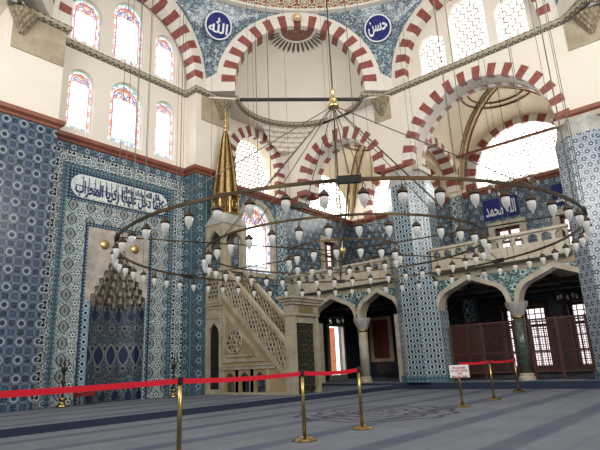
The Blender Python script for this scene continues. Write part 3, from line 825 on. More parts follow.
# ================================================================== MIHRAB
th = thing('mihrab', (8.2, QW, .135), 'tiled prayer niche with grey marble panel under a blue script band on the left wall', 'mihrab')
def panel(name, mat, loops, d0=-.03, d1=-.001, parent=th):
    g = MB(); g.prism(loops, qp, d0, d1); return g.build(name, [mat], parent)
fr = lambda a0, a1, z1, t_, top=None: [(a0, .135), (a0+t_, .135), (a0+t_, z1-(top or t_)), (a1-t_, z1-(top or t_)), (a1-t_, .135), (a1, .135), (a1, z1), (a0, z1)]
panel('outer_floral_border', 'tile_floral', [fr(5.76, 10.55, 7.36, .46, .4)])
panel('turquoise_border', 'tile_stripe', [fr(6.22, 10.09, 6.97, .16)], -.045)
panel('script_field', 'tile_navy', [rect(6.38, 9.93, 5.86, 6.81)], -.03)
panel('medallion_border', 'tile_medallion', [fr(6.38, 9.93, 5.86, .64, .6)])
panel('navy_border', 'tile_navy', [fr(7.02, 9.29, 5.26, .1)], -.045)
g = MB()
# white cartouche with rounded ends
hz = (5.97+6.7)/2; hr = (6.7-5.97)/2
cart = [(9.47+hr*cos(a), hz+hr*sin(a)) for a in [radians(-90+15*k) for k in range(13)]]+[(6.85+hr*cos(a), hz+hr*sin(a)) for a in [radians(90+15*k) for k in range(13)]]
g.prism([cart], qp, -.05, -.03); g.build('script_cartouche', ['panelwhite'], th)
# marble field with the stepped muqarnas opening
g = MB(); L = [(7.12, .135), (7.32, .135), (7.32, 2.95)]+hood[:0]+list(reversed(hood[2:]))+[(9.12, 2.95), (9.12, .135), (9.19, .135), (9.19, 5.16), (7.12, 5.16)]
g.prism([[(7.12, 2.95), (7.3, 2.95)]+list(reversed(hood[2:]))+[(9.14, 2.95), (9.19, 2.95), (9.19, 5.16), (7.12, 5.16)]], qp, -.02, .02)
g.build('marble_field', [plain('veined_mihrab_marble', srgb(192, 184, 172), .35, c2=srgb(150, 143, 134), scale=2.5)], th)
for a0, a1 in ((7.12, 7.32), (9.12, 9.19)):
    g = MB(); g.prism([rect(a0, a1, .135, 2.95)], qp, -.03, 0); g.build('chain_tile_strip', ['tile_chain'], th)
# niche: half octagon, tiled
g = MB(); nc = 8.22
pl = [(7.32, QW), (7.38, QW+.35), (7.75, QW+.72), (8.7, QW+.72), (9.06, QW+.35), (9.12, QW)]
dist = 0
for a, b in zip(pl, pl[1:]):
    L_ = math.hypot(b[0]-a[0], b[1]-a[1])
    g.add([(a[0], a[1], .135), (b[0], b[1], .135), (b[0], b[1], 3.0), (a[0], a[1], 3.0)], [(0, 1, 2, 3)], 0, [(dist, .135), (dist+L_, .135), (dist+L_, 3.0), (dist, 3.0)]); dist += L_
g.build('niche_wall', ['tile_niche'], th)
# muqarnas tiers: rows of small hollow cells stepping up and in
hw = HW
for k, (z0, ww) in enumerate(hw):
    g = MB(); dep = .72*ww/.92; z1 = z0+.24
    nxt = hw[k+1][1] if k+1 < len(hw) else .05
    ncell = max(3, int(ww*2/.24)|1)
    outer = []
    for i in range(ncell*6+1):
        u_ = i/(ncell*6); al = pi*u_; rr3 = 1+.0*abs(sin(pi*u_*ncell))
        sc = abs(sin(pi*u_*ncell))
        a_ = (ww+.04)*cos(al)*(1-.0*sc); b_ = dep*sin(al)*(1-.0)
        outer.append((a_, b_, sc))
    vs = []; fs = []; rows = 5
    for r_ in range(rows+1):
        v_ = r_/rows
        for a_, b_, sc in outer:
            # each cell is hollow at mid height, closing forward at its top
            shrink = 1-(1-nxt/ww)*v_**1.6*1.0-.0
            push = 1+.12*sc*(1-v_)
            vs.append((nc+a_*shrink*push*.96, QW+.0+b_*shrink*push, z0+(z1-z0)*v_-.04*(1-sc)*(1-v_)*3))
    K2 = len(outer)
    for r_ in range(rows):
        for i in range(K2-1): q = r_*K2+i; fs.append((q, q+1, q+K2+1, q+K2))
    g.add(vs, fs)
    for i in range(ncell+1):          # hanging drops between the cells
        al = pi*i/ncell; a_, b_ = (ww)*cos(al)*.93, dep*sin(al)*.93
        g.lathe([(.0, -.16), (.018, -.1), (.03, -.03), (.05, .03)], (nc+a_, QW+b_-.01, z0+.02), 6)
        al = pi*(i+.5)/ncell
        if i < ncell: g.lathe([(.0, .2), (.05, .12), (.07, .0), (.04, -.03)], (nc+(nxt+.06)*cos(al)*.95, QW+dep*nxt/ww*sin(al)*.9, z0+.05), 6)
    g.build('muqarnas_tier', ['muqarnas'], th)
# script: Arabic presentation forms, right to left
AR = {'ا': 'ﺍﺎ', 'ب': 'ﺏﺐﺑﺒ', 'ت': 'ﺕﺖﺗﺘ', 'ح': 'ﺡﺢﺣﺤ', 'خ': 'ﺥﺦﺧﺨ', 'د': 'ﺩﺪ', 'ر': 'ﺭﺮ', 'ز': 'ﺯﺰ', 'س': 'ﺱﺲﺳﺴ', 'ع': 'ﻉﻊﻋﻌ', 'ق': 'ﻕﻖﻗﻘ', 'ك': 'ﻙﻚﻛﻜ',
      'ل': 'ﻝﻞﻟﻠ', 'م': 'ﻡﻢﻣﻤ', 'ن': 'ﻥﻦﻧﻨ', 'ه': 'ﻩﻪﻫﻬ', 'و': 'ﻭﻮ', 'ي': 'ﻱﻲﻳﻴ', 'ى': 'ﻯﻰ'}
def shape_ar(t_):
    out = []
    for i, ch in enumerate(t_):
        if ch not in AR: out.append(ch); continue
        f = AR[ch]
        prev = i > 0 and t_[i-1] in AR and len(AR[t_[i-1]]) == 4
        nxt_ = i+1 < len(t_) and t_[i+1] in AR and len(f) == 4
        out.append(f[3] if prev and nxt_ else f[2] if nxt_ else f[1] if prev else f[0])
    return ''.join(reversed(out))
def text_mesh(name, body, mp, a0, a1, z0, z1, d, mat, parent=None, mirror=1, bold=.0, **props):
    cu = bpy.data.curves.new('tmp', 'FONT'); cu.body = body; cu.extrude = .0; cu.offset = bold; cu.resolution_u = 3
    to = bpy.data.objects.new('tmp', cu); COL.objects.link(to); bpy.context.view_layer.update()
    me = bpy.data.meshes.new_from_object(to.evaluated_get(bpy.context.evaluated_depsgraph_get()))
    bpy.data.objects.remove(to); bpy.data.curves.remove(cu)
    vs = [v.co for v in me.vertices]
    x0, x1 = min(v.x for v in vs), max(v.x for v in vs); y0, y1 = min(v.y for v in vs), max(v.y for v in vs)
    g = MB(); n0 = len(vs)
    fx = lambda v: (a0+(v.x-x0)/(x1-x0)*(a1-a0), z0+(v.y-y0)/(y1-y0)*(z1-z0))
    P_ = [fx(v) for v in vs]
    fs = [tuple(p.vertices) for p in me.polygons]
    g.add([mp(a, z, d) for a, z in P_]+[mp(a, z, d+.012) for a, z in P_], fs+[tuple(n0+k for k in reversed(f)) for f in fs])
    cnt = {}
    for f in fs:
        for i in range(len(f)):
            e = (f[i], f[(i+1) % len(f)]); cnt[e] = 1
    side = [(a, b, n0+b, n0+a) for (a, b) in cnt if (b, a) not in cnt]
    b0 = len(g.v)-2*n0
    for f in side: g.f.append([b0+k for k in f]); g.fm.append(0)
    bpy.data.meshes.remove(me)
    return g.build(name, [mat], parent, **props)
text_mesh('script_lettering', shape_ar('كلما دخل عليها زكريا المحراب'), qp, 6.62, 9.68, 5.99, 6.5, -.064, 'inkblue', th, bold=.03)
text_mesh('script_lettering', shape_ar('قال الله تبارك وتعالى'), qp, 8.1, 9.5, 6.38, 6.66, -.064, 'inkblue', th, bold=.03)
g = MB()
for k in range(9): a = 6.85+k*.18+random.uniform(-.02, .02); g.tube([qp(a, 6.2, -.06), qp(a+.01, 6.64, -.06)], .014, 4)
g.tube([qp(6.62, 6.34, -.06), qp(8.0, 6.31, -.06), qp(9.62, 6.36, -.06)], .013, 4)
g.build('script_strokes', ['inkblue'], th)
for a, side in ((7.66, 'left'), (8.69, 'right')):
    g = MB()
    prof = [(.14, 0), (.14, .02), (.11, .035), (.06, .05), (0, .055)]
    vs = []; fs = []
    for r_, h_ in prof:
        for i in range(20): an = 2*pi*i/20; vs.append((a+r_*cos(an), QW-.022-h_, 4.66+r_*sin(an)))
    for j in range(len(prof)-1):
        for i in range(20): i2 = (i+1) % 20; fs.append((j*20+i, j*20+i2, (j+1)*20+i2, (j+1)*20+i))
    g.add(vs, fs); g.build('gilt_boss', ['gold'], smooth=True, label='round gilt boss on the grey mihrab marble, the %s one of the pair' % side, category='ornament', group='gilt bosses of the mihrab')

# ================================================================== CORBELS UNDER THE CORNICE
def corbel(name, mp, c_, wid, z0, z1, kc, label):
    o = None
    g = MB(); g.mbox(mp, c_-wid/2, c_+wid/2, z0, z1, -.035, .0)
    o = thing(name, mp(c_, z0, 0), label, 'corbel', 'stone corbels under the cornice'); g.build('stone_slab', ['stone'], o)
    g = MB()
    for k in range(5):
        r_ = .07+.055*k; zz = z1-.62+.125*k; x, y, _ = mp(kc, 0, -.02)
        for j in range(3+k):
            al = pi*(j+.5)/(3+k); px, py, _ = mp(kc+r_*cos(al), 0, -.02-r_*sin(al)*.9)
            g.lathe([(.0, -.07), (.03+.008*k, -.02), (.05+.01*k, .05), (.06+.01*k, .125), (0, .126)], (px, py, zz), 7)
        g.lathe([(r_*.75, 0), (r_*.95, .15)], (x, y, zz), 10)
    g.build('stalactite_console', ['carve'], o)
corbel('stone_corbel', qf, 5.0, 1.45, 9.6, 10.74, 4.5, 'beige stone corbel under the cornice at the far left, left of the stained windows')
corbel('stone_corbel', qf, 11.48, 1.35, 9.75, 10.74, 11.75, 'beige stone corbel directly above the golden spire of the minbar')
corbel('stone_corbel', xp, 9.0, .72, 9.85, 10.74, 9.0, 'beige stone corbel to the right of the half dome, left of the honeycomb windows')
corbel('stone_corbel', xp, 1.65, 1.5, 9.8, 10.74, 1.7, 'beige stone corbel at the upper right edge beyond the honeycomb windows')

# ================================================================== PIERS
def octo(cx, cy, r, z0, z1, mb, m=0, r1=None):
    R0, R1 = r/cos(pi/8), (r1 if r1 is not None else r)/cos(pi/8); vs = []
    for z, R in ((z0, R0), (z1, R1)):
        for k in range(8): a = pi/8+pi/4*k; vs.append((cx+R*cos(a), cy+R*sin(a), z))
    fs = [(k, (k+1) % 8, 8+(k+1) % 8, 8+k) for k in range(8)]+[tuple(reversed(range(8))), tuple(range(8, 16))]
    mb.add(vs, fs, m)
for cy, tl, lab in ((8.42, 'tile_pier', 'tall octagonal pier with blue and white diamond tiles between the arcades'),
                    (2.5, 'tile_ivory', 'octagonal pier with white and blue blossom tiles at the right edge')):
    th = thing('octagonal_pier', (16.38, cy, .21), lab, 'pier')
    g = MB(); octo(16.38, cy, .8, .42, 7.0, g); g.build('tiled_shaft', [tl], th)
    g = MB(); octo(16.38, cy, .86, .21, .42, g); g.build('plinth', ['tile_stripe'], th)
    g = MB(); octo(16.38, cy, .78, 7.0, 7.58, g, 0, .62); g.build('marble_neck', ['marble'], th)
    g = MB(); g.box(15.9, 16.86, cy-.68, cy+.68, 7.52, 7.7); g.build('impost_block', ['wmarble'], th)

# marble columns between the paired arches
def column(cx, cy, lab, shaft):
    th = thing('marble_column', (cx, cy, .21), lab, 'column', 'arcade columns')
    g = MB(); g.lathe([(.24, 0), (.24, .08), (.2, .12), (.21, .17), (.175, .2)], (cx, cy, .21), 20); g.build('base', ['wmarble'], th, smooth=False)
    g = MB(); g.lathe([(.175, 0), (.165, 1.6)], (cx, cy, .41), 20); g.build('shaft', [shaft], th, smooth=True)
    g = MB(); g.lathe([(.17, 0), (.195, .02), (.195, .06), (.17, .08)], (cx, cy, 2.0), 20); g.build('brass_collar', ['brass'], th, smooth=True, label='brass collar')
    g = MB(); prof = [(.18, 2.08), (.2, 2.16), (.26, 2.3), (.3, 2.42), (.31, 2.5)]; vs = []; fs = []
    for r_, z in prof:
        for k in range(16): a = 2*pi*k/16; q = r_*(1+.12*(abs(cos(2*a))) * (z-2.08)/.42); vs.append((cx+q*cos(a), cy+q*sin(a), z))
    for j in range(len(prof)-1):
        for k in range(16): k2 = (k+1) % 16; fs.append((j*16+k, j*16+k2, (j+1)*16+k2, (j+1)*16+k))
    fs.append(tuple((len(prof)-1)*16+k for k in range(16))); g.add(vs, fs); g.build('capital', ['marble'], th)
column(SX+.34, 5.2, 'dark green marble column behind the barrier posts on the right', 'green_marble')
column(SX+.34, 10.88, 'pale marble column with brass collar, right of the minbar gate', 'wmarble')

# ================================================================== BALCONIES
def balcony(y0, y1, lab, n):
    th = thing('gallery_balcony', (SX, (y0+y1)/2, 3.7), lab, 'balcony')
    mp = lambda s_, z, d: (SX-.12+d, s_, z)
    g = MB(); g.mbox(mp, y0, y1, 3.7, 4.12, 0, .14); g.mbox(mp, y0, y1, 3.68, 3.76, -.06, .2); g.build('solid_panel', ['wmarble'], th)
    holes = []; gap = (y1-y0)/n
    for k in range(n): c_ = y0+gap*(k+.5); holes.append([(c_-.145, 4.15), (c_+.145, 4.15)]+[(c_+.145*cos(pi*i/8), 4.27+.13*sin(pi*i/8)) for i in range(9)])
    g = MB(); g.prism([rect(y0, y1, 4.12, 4.44)]+holes, mp, .01, .13); g.build('pierced_arcade', ['wmarble'], th)
    g = MB(); g.mbox(mp, y0-.02, y1+.02, 4.44, 4.52, -.05, .19); g.build('handrail', ['wmarble'], th)
    for k in range(n+1): a = y0+gap*k; g = MB(); g.mbox(mp, a-.008, a+.008, 3.78, 4.12, -.008, 0); g.build('panel_joint', ['stone'], th)
balcony(3.34, 7.6, 'long marble gallery balcony with pierced rail above the two right arches', 11)
balcony(9.24, QW-.05, 'shorter marble gallery balcony behind the chandelier rings, left of the tiled pier', 12)

# ================================================================== LATTICE SCREENS
def screen(y0, y1, lab, solid=None):
    th = thing('lattice_screen', (16.45, (y0+y1)/2, .21), lab, 'screen')
    mp = lambda s_, z, d: (16.45+d, s_, z)
    npst = 2; posts = [y0+(y1-y0)*k/npst for k in range(npst+1)]
    for p in posts: g = MB(); g.mbox(mp, p-.035, p+.035, .21, 1.98, -.035, .035); g.build('post', ['wood_dark'], th)
    for z in (.42, 1.0, 1.92): g = MB(); g.mbox(mp, y0, y1, z, z+.05, -.025, .025); g.build('rail', ['wood_dark'], th)
    g = MB(); k = y0
    while k < y1: g.mbox(mp, k-.008, k+.008, .46, 1.94, -.008, .008); k += .065
    z = .5
    while z < 1.92: g.mbox(mp, y0, y1, z-.008, z+.008, -.005, .005); z += .065
    g.build('wire_lattice', ['wood_dark'], th)
screen(5.42, 7.48, 'brown lattice screen closing the arch left of the green column')
screen(3.42, 4.98, 'brown lattice screen in front of the red-framed windows, right of the green column')
# closed wooden cupboard-like partition behind the left lattice
mp = lambda s_, z, d: (18.6+d, s_, z)
th = thing('wooden_partition', (18.6, 8.1, .21), 'brown boarded wooden partition behind the left lattice screen', 'partition')
for k in range(5):
    g = MB(); a = 7.42+k*.42; g.mbox(mp, a+.01, a+.4, .21, 2.15, 0, .05); g.mbox(mp, a+.07, a+.34, .4, 1.95, -.015, 0); g.build('board_panel', ['wood_red' if k in (1, 2) else 'wood_dark'], th)
# shoe shelf / low cabinet near the doorway
g = MB(); g.box(20.2, 20.7, 11.75, 12.5, .21, .5); 
for k in range(3): g.box(20.17, 20.2, 11.8+k*.23, 11.98+k*.23, .25, .46)
g.build('low_bench', ['black'], label='low black bench on the floor under the red shuttered opening', category='bench')

# small script panels on the outer gallery wall
for c_, lab in ((6.75, 'cobalt script panel above the left gallery window'), (4.0, 'cobalt script panel above the right gallery window by the pier'), (11.3, 'cobalt script panel above the gallery window behind the chandelier')):
    g = MB(); g.mbox(op, c_-.72, c_+.72, 6.42, 7.3, -.03, 0)
    o = g.build('cobalt_inscription', ['cobalt'], label=lab, category='tile panel', group='script panels in the gallery')
    fl = lambda s_, z, d, c0=c_: (OX+d, 2*c0-s_, z)
    text_mesh('panel_script', shape_ar('الله محمد'), fl, c_-.62, c_+.62, 6.55, 7.15, -.045, 'scriptwhite', o, bold=.015)

# roundels on the pendentives
def roundel(az, z, R, body, lab):
    n = Vector((cos(az), sin(az), 0)); c0 = Vector((XC, YC, 0))+n*8.02+Vector((0, 0, z))
    nn = (n+Vector((0, 0, .45))).normalized()  # leans with the pendentive
    rt = Vector((n.y, -n.x, 0)); up = nn.cross(rt)*-1
    if up.z < 0: up = -up
    mpr = lambda a, b, d: tuple(c0+rt*a+up*b+nn*d)
    g = MB(); g.prism([[(R*cos(2*pi*k/32), R*sin(2*pi*k/32)) for k in range(32)]], mpr, -.04, .06)
    o = g.build('script_roundel', ['cobalt'], label=lab, category='roundel', group='script roundels between the arches')
    g = MB(); g.prism([[((R+.03)*cos(2*pi*k/32), (R+.03)*sin(2*pi*k/32)) for k in range(32)], [(R*.96*cos(2*pi*k/32), R*.96*sin(2*pi*k/32)) for k in range(32)]], mpr, -.06, .0)
    g.build('pale_rim', ['scriptwhite'], o)
    text_mesh('roundel_script', body, mpr, -R*.76, R*.76, -R*.56, R*.56, -.055, 'scriptwhite', o, bold=.02)
a1_ = math.atan2(K[0][1]-YC, K[0][0]-XC); a2_ = math.atan2(K[1][1]-YC, K[1][0]-XC)
roundel(a1_-.035, 13.55, .5, 'ﷲ', 'round cobalt plaque with white script left of the central striped arch')
roundel(a2_+.035, 13.58, .5, shape_ar('حسن'), 'round cobalt plaque with white script right of the central striped arch')

# painted sunburst in the crown of the half dome
mid, t, n, base, path = ex['right']
g = MB(); R0 = 2.47
def sph(al, be):   # al around the crown, be from crown
    d_ = Vector((t.x*sin(be)*cos(al)+n.x*sin(be)*sin(al), t.y*sin(be)*cos(al)+n.y*sin(be)*sin(al), cos(be)))
    return Vector((base.x, base.y, 11.36))+d_*R0
for k in range(16):
    a0, a1 = pi*k/16, pi*(k+1)/16; am = (a0+a1)/2
    g.add([sph(a0, .02), sph(a1, .02), sph(a1, .26), sph(a0, .26)], [(0, 1, 2, 3)], 0)
    g.add([sph(a0, .26), sph(a1, .26), sph(a1, .3), sph(a0, .3)], [(0, 1, 2, 3)], 1)
    g.add([sph(am-.05, .3), sph(am+.05, .3), sph(am+.045, .44), sph(am, .5), sph(am-.045, .44)], [(0, 1, 2, 3, 4)], 2)
g.build('sunburst_rosette', [plain('brown_rosette_paint', srgb(112, 72, 62), .8, c2=srgb(150, 110, 96), scale=9), 'white', plain('dark_ray_paint', srgb(84, 76, 62), .8)], label='painted brown sunburst at the crown of the central half dome', category='ornament')
g = MB(); p = Vector((mid.x, mid.y))-n*.2; g.lathe([(0, -.17), (.09, -.14), (.15, -.07), (.17, 0), (.15, .07), (.09, .14), (.02, .17)], (p.x, p.y, 14.1), 16)
g.tube([(p.x, p.y, 14.2), (p.x, p.y, 14.7)], .012, 5)
g.build('hanging_ball', [plain('pale_gilt_ball', srgb(226, 196, 150), .3, .3)], smooth=True, label='small pale gold ball hanging before the crown of the central arch', category='ornament')

# ================================================================== MINBAR
mx0, mx1 = 11.05, 12.05
th = thing('minbar', (11.55, 11.7, .135), 'carved white marble pulpit with stairs, openwork railings and gilded conical spire', 'minbar')
mm = lambda s_, z, d: (mx0+d, s_, z)
Yb, Yt, Yg = 13.58, 12.78, 10.05
# tower base
g = MB(); g.prism([rect(Yt, Yb, .135, 4.05), [(a, z) for a, z in tudor(13.17, .26, 1.95, .4, z0=.28)]], mm, 0, .14)
g.box(mx0+.14, mx1, Yb-.12, Yb, .135, 4.05); g.box(mx0+.14, mx1, Yt, Yt+.1, .135, 4.05); g.box(mx1-.1, mx1, Yt, Yb, .135, 4.05)
g.build('tower_base', ['mmarble'], th)
g = MB(); g.prism([rect(12.84, 13.52, 2.5, 2.86), rect(12.9, 13.46, 2.56, 2.8)], mm, -.02, 0); g.prism([rect(12.84, 13.52, 3.0, 4.0), rect(12.92, 13.44, 3.08, 3.92)], mm, -.02, 0)
g.mbox(mm, Yt-.02, Yb, 2.9, 2.96, -.04, 0); g.mbox(mm, Yt-.04, Yb, 4.02, 4.1, -.05, 0); g.build('tower_mouldings', ['mmarble'], th)
g = MB(); g.mbox(mm, 12.88, 13.46, .16, 2.42, .1, .13); g.build('tower_archway_shade', ['black'], th)  # black sheet standing for the shade inside the open archway
g = MB(); g.mbox(mm, 12.95, 13.41, 3.12, 3.88, -.012, 0); g.build('pierced_square_panel', ['openwork'], th)
# stair flank: triangle with frame, lower band with three arches
sl = lambda y: 3.15-(12.72-y)*(3.15-.62)/(12.72-10.15)
g = MB()
holes = [[(a, z) for a, z in tudor(c_, .2, .56, .22, z0=.2)] for c_ in (12.42, 11.76, 11.1)]
g.prism([[(Yg, .135), (Yt, .135), (Yt, sl(12.78)), (Yg, sl(Yg))]]+holes, mm, .03, .12)
g.build('stair_flank', [plain('tan_marble', srgb(164, 146, 112), .45, c2=srgb(146, 128, 96), scale=3)], th)
g = MB()
for c_ in (12.42, 11.76, 11.1):
    for sg in (-1, 1): g.mbox(mm, c_+sg*.33-.05, c_+sg*.33+.05, .2, .86, .0, .03)
g.mbox(mm, Yg+.4, Yt, .86, .95, -.01, .03); g.mbox(mm, Yg+.3, Yt, .96, 1.0, -.03, .03); g.mbox(mm, Yg, Yt, .135, .2, -.02, .03)
# triangular frame
tri = [(12.72, 1.08), (10.9, 1.08), (12.72, 2.86)]; tri2 = [(12.62, 1.18), (11.17, 1.18), (12.62, 2.6)]
g.prism([tri, tri2], mm, .0, .03)
g.prism([[(12.5, 1.24), (11.4, 1.24), (11.32, 1.3), (12.5, 1.3)]], mm, .0, .03)
g.build('flank_mouldings', ['mmarble'], th)
g = MB(); rc = (12.2, 1.72)
g.prism([[(rc[0]+.34*cos(2*pi*k/24), rc[1]+.34*sin(2*pi*k/24)) for k in range(24)]], mm, .0, .03); g.build('rosette', ['openwork'], th)
g = MB()
for rr4 in (.36, .12): g.tube([mm(rc[0]+rr4*cos(2*pi*k/24), rc[1]+rr4*sin(2*pi*k/24), .0) for k in range(24)], .022, 5, closed=True)
for k in range(8): a = pi*k/4; g.tube([mm(rc[0]+.12*cos(a), rc[1]+.12*sin(a), 0), mm(rc[0]+.36*cos(a+.3), rc[1]+.36*sin(a+.3), 0)], .014, 4)
g.build('rosette_rim', ['mmarble'], th)
# sloping string below the railing, pierced railings both sides, handrails
def slab(y_a, z_a, y_b, z_b, h0, h1, x0, x1, g, m=0):
    g.prism([[(y_a, z_a+h0), (y_b, z_b+h0), (y_b, z_b+h1), (y_a, z_a+h1)]], lambda s_, z, d: (d, s_, z), x0, x1, m)
for x, nm in ((mx0, 'near'), (mx1-.1, 'far')):
    g = MB(); slab(12.78, 3.2, Yg, .56, 0, .16, x-.02, x+.12, g); slab(12.78, 3.2, Yg, .56, .94, 1.08, x-.03, x+.13, g); g.build('handrail', ['mmarble'], th)
    g = MB(); slab(12.78, 3.2, Yg, .56, .16, .94, x+.03, x+.06, g, 0); g.build('railing_panel', ['openwork'], th)
    # raised interlace on the railing
    g = MB(); L_ = 12.78-Yg
    for k in range(15):
        for sg in (-1, 1):
            u0, u1 = k/15, min(1, (k+2)/15)
            f = lambda u_, v_: (x+.022, 12.78-L_*u_, 3.2-(3.2-.56)*u_+.17+.76*v_)
            g.tube([f(u0, 0 if sg > 0 else 1), f((u0+u1)/2, .5), f(u1, 1 if sg > 0 else 0)], .016, 4)
    g.build('railing_interlace', ['mmarble'], th)
# steps
g = MB(); ns = 13
for k in range(ns): y = Yg+(12.78-Yg)*k/ns; g.box(mx0+.12, mx1-.1, y, y+(12.78-Yg)/ns+.02, .22+k*.215, .3+(k+1)*.215)
g.build('steps', ['mmarble'], th)
# gate
g = MB()
for x in (mx0+.02, mx1-.12+.16): g.box(x, x+.16, 9.74, 10.05, .135, 2.32)
g.box(mx0+.06, mx1+.16, 9.79, 10.03, 2.1, 2.31)
g.build('gate_jambs', ['mmarble'], th)
g = MB()
for z0, z1, o_ in ((2.3, 2.36, .03), (2.36, 2.62, 0), (2.62, 2.7, .06), (2.7, 2.78, .11), (2.78, 2.86, .16)): g.box(mx0+.02-o_, mx1+.2+o_, 9.74-o_, 10.05+o_, z0, z1)
g.build('gate_cornice', ['mmarble'], th)
g = MB(); g.box(mx0+.3, mx1-.08, 9.715, 9.74, 2.4, 2.58); g.build('gate_inscription_slab', [plain('gilded_script_slab', srgb(150, 132, 84), .5, c2=srgb(110, 92, 52), scale=22)], th)
g = MB(); N = 26; vs = []; fs = []
for k in range(N+1):
    x = mx0+.18+(mx1-mx0-.14)*k/N; y = 9.86+.022*sin(k*1.9)
    vs += [(x, y, .2), (x, y, 2.12), (x, y+.02, .2), (x, y+.02, 2.12)]
for k in range(N): b = 4*k; fs += [(b, b+4, b+5, b+1), (b+2, b+3, b+7, b+6), (b+1, b+5, b+7, b+3), (b, b+2, b+6, b+4)]
g.add(vs, fs); g.build('gate_curtain', ['curtain'], th)
# kiosk on top
kx0, kx1, ky0, ky1 = mx0-.02, mx1+.02, 12.66, 13.58
for (x, y) in ((kx0+.07, ky0+.07), (kx1-.07, ky0+.07), (kx0+.07, ky1-.07), (kx1-.07, ky1-.07)):
    g = MB(); g.box(x-.075, x+.075, y-.075, y+.075, 4.1, 5.25); g.build('kiosk_post', ['mmarble'], th)
g = MB()
for y in (ky0, ky1-.12):
    g.prism([[(kx0, 4.95), (kx0+.13, 4.95)]+[(a, z) for a, z in reversed(tudor((kx0+kx1)/2, (kx1-kx0)/2-.13, 4.95, .52))]+[(kx1-.13, 4.95), (kx1, 4.95), (kx1, 5.68), (kx0, 5.68)]], lambda s_, z, d, y=y: (s_, y+d, z), 0, .12)
for x in (kx0, kx1-.12):
    g.prism([[(ky0+.12, 4.95)]+[(a, z) for a, z in reversed(tudor((ky0+ky1)/2, (ky1-ky0)/2-.13, 4.95, .52))]+[(ky1-.12, 4.95), (ky1-.12, 5.68), (ky0+.12, 5.68)]], lambda s_, z, d, x=x: (x+d, s_, z), 0, .12)
g.build('kiosk_arches', ['mmarble'], th)
g = MB(); g.box(kx0, kx1, ky0, ky1, 4.05, 4.14); g.build('kiosk_floor', ['mmarble'], th)
cx, cy = (kx0+kx1)/2, (ky0+ky1)/2
g = MB(); g.box(kx0-.03, kx1+.03, ky0-.03, ky1+.03, 5.68, 5.76)
vs = [(kx0, ky0, 5.76), (kx1, ky0, 5.76), (kx1, ky1, 5.76), (kx0, ky1, 5.76)]
for k in range(8): a = pi/8+pi/4*k-pi*3/4; vs.append((cx+.5*cos(a), cy+.46*sin(a), 6.12))
fs = [(0, 1, 7-2, 4)]
g.add(vs, [(0, 5, 4), (0, 1, 6, 5), (1, 7, 6), (1, 2, 8, 7), (2, 9, 8), (2, 3, 10, 9), (3, 11, 10), (3, 0, 4, 11), tuple(range(4, 12))])
g.build('kiosk_roof', ['marble'], th)
g = MB(); octo(cx, cy, .44, 6.1, 6.75, g); g.build('gilded_drum', ['darkgold'], th)
g = MB()
for k in range(8):
    a = pi/4*k; d_ = Vector((cos(a), sin(a), 0)); s_ = Vector((-sin(a), cos(a), 0)); c0 = Vector((cx, cy, 0))
    q = lambda u_, z, o_=.445: tuple(c0+d_*o_+s_*u_+Vector((0, 0, z)))
    for sg in (-1, 1): g.obox(c0+d_*.45+s_*sg*.165+Vector((0, 0, 6.42)), d_*.015, s_*.02, (0, 0, .32))
    g.tube([q(.1*cos(2*pi*j/12), 6.42+.16*sin(2*pi*j/12), .455) for j in range(12)], .018, 4, closed=True)
    g.lathe([(0, -.06), (.03, 0), (0, .06)], q(0, 6.42, .45), 6)
g.lathe([(.5, 0), (.54, .05), (.5, .1)], (cx, cy, 6.72), 24); g.lathe([(.48, 0), (.52, .03), (.48, .07)], (cx, cy, 6.06), 24)
g.build('drum_ornament', ['gold'], th)
# spire
g = MB(); vs = []; n8 = 16; prof = [(.47, 6.8), (.43, 7.1), (.36, 7.7), (.28, 8.3), (.2, 8.8), (.12, 9.2), (.06, 9.35)]
for r_, z in prof:
    for k in range(n8): a = 2*pi*k/n8; q = r_*(1 if k % 2 else .86); vs.append((cx+q*cos(a), cy+q*sin(a), z))
fs = [(j*n8+k, j*n8+(k+1) % n8, (j+1)*n8+(k+1) % n8, (j+1)*n8+k) for j in range(len(prof)-1) for k in range(n8)]
g.add(vs, fs); g.build('spire_cone', ['gold'], th)
g = MB()
for k in range(8):
    a = 2*pi*(k+.5)/8+pi/8
    g.tube([(cx+r_*.9*cos(a), cy+r_*.9*sin(a), z) for r_, z in prof], [.05, .045, .04, .03, .022, .015, .01], 5)
g.build('spire_grooves', ['darkgold'], th)
g = MB(); g.lathe([(.05, 9.3), (.1, 9.4), (.05, 9.48), (.04, 9.52), (.09, 9.6), (.04, 9.7), (.035, 9.76), (.07, 9.84), (.03, 9.93), (.025, 10.0), (.045, 10.06), (.02, 10.14), (0, 10.35)], (cx, cy, 0), 12)
g.build('finial', ['gold'], th, smooth=True)

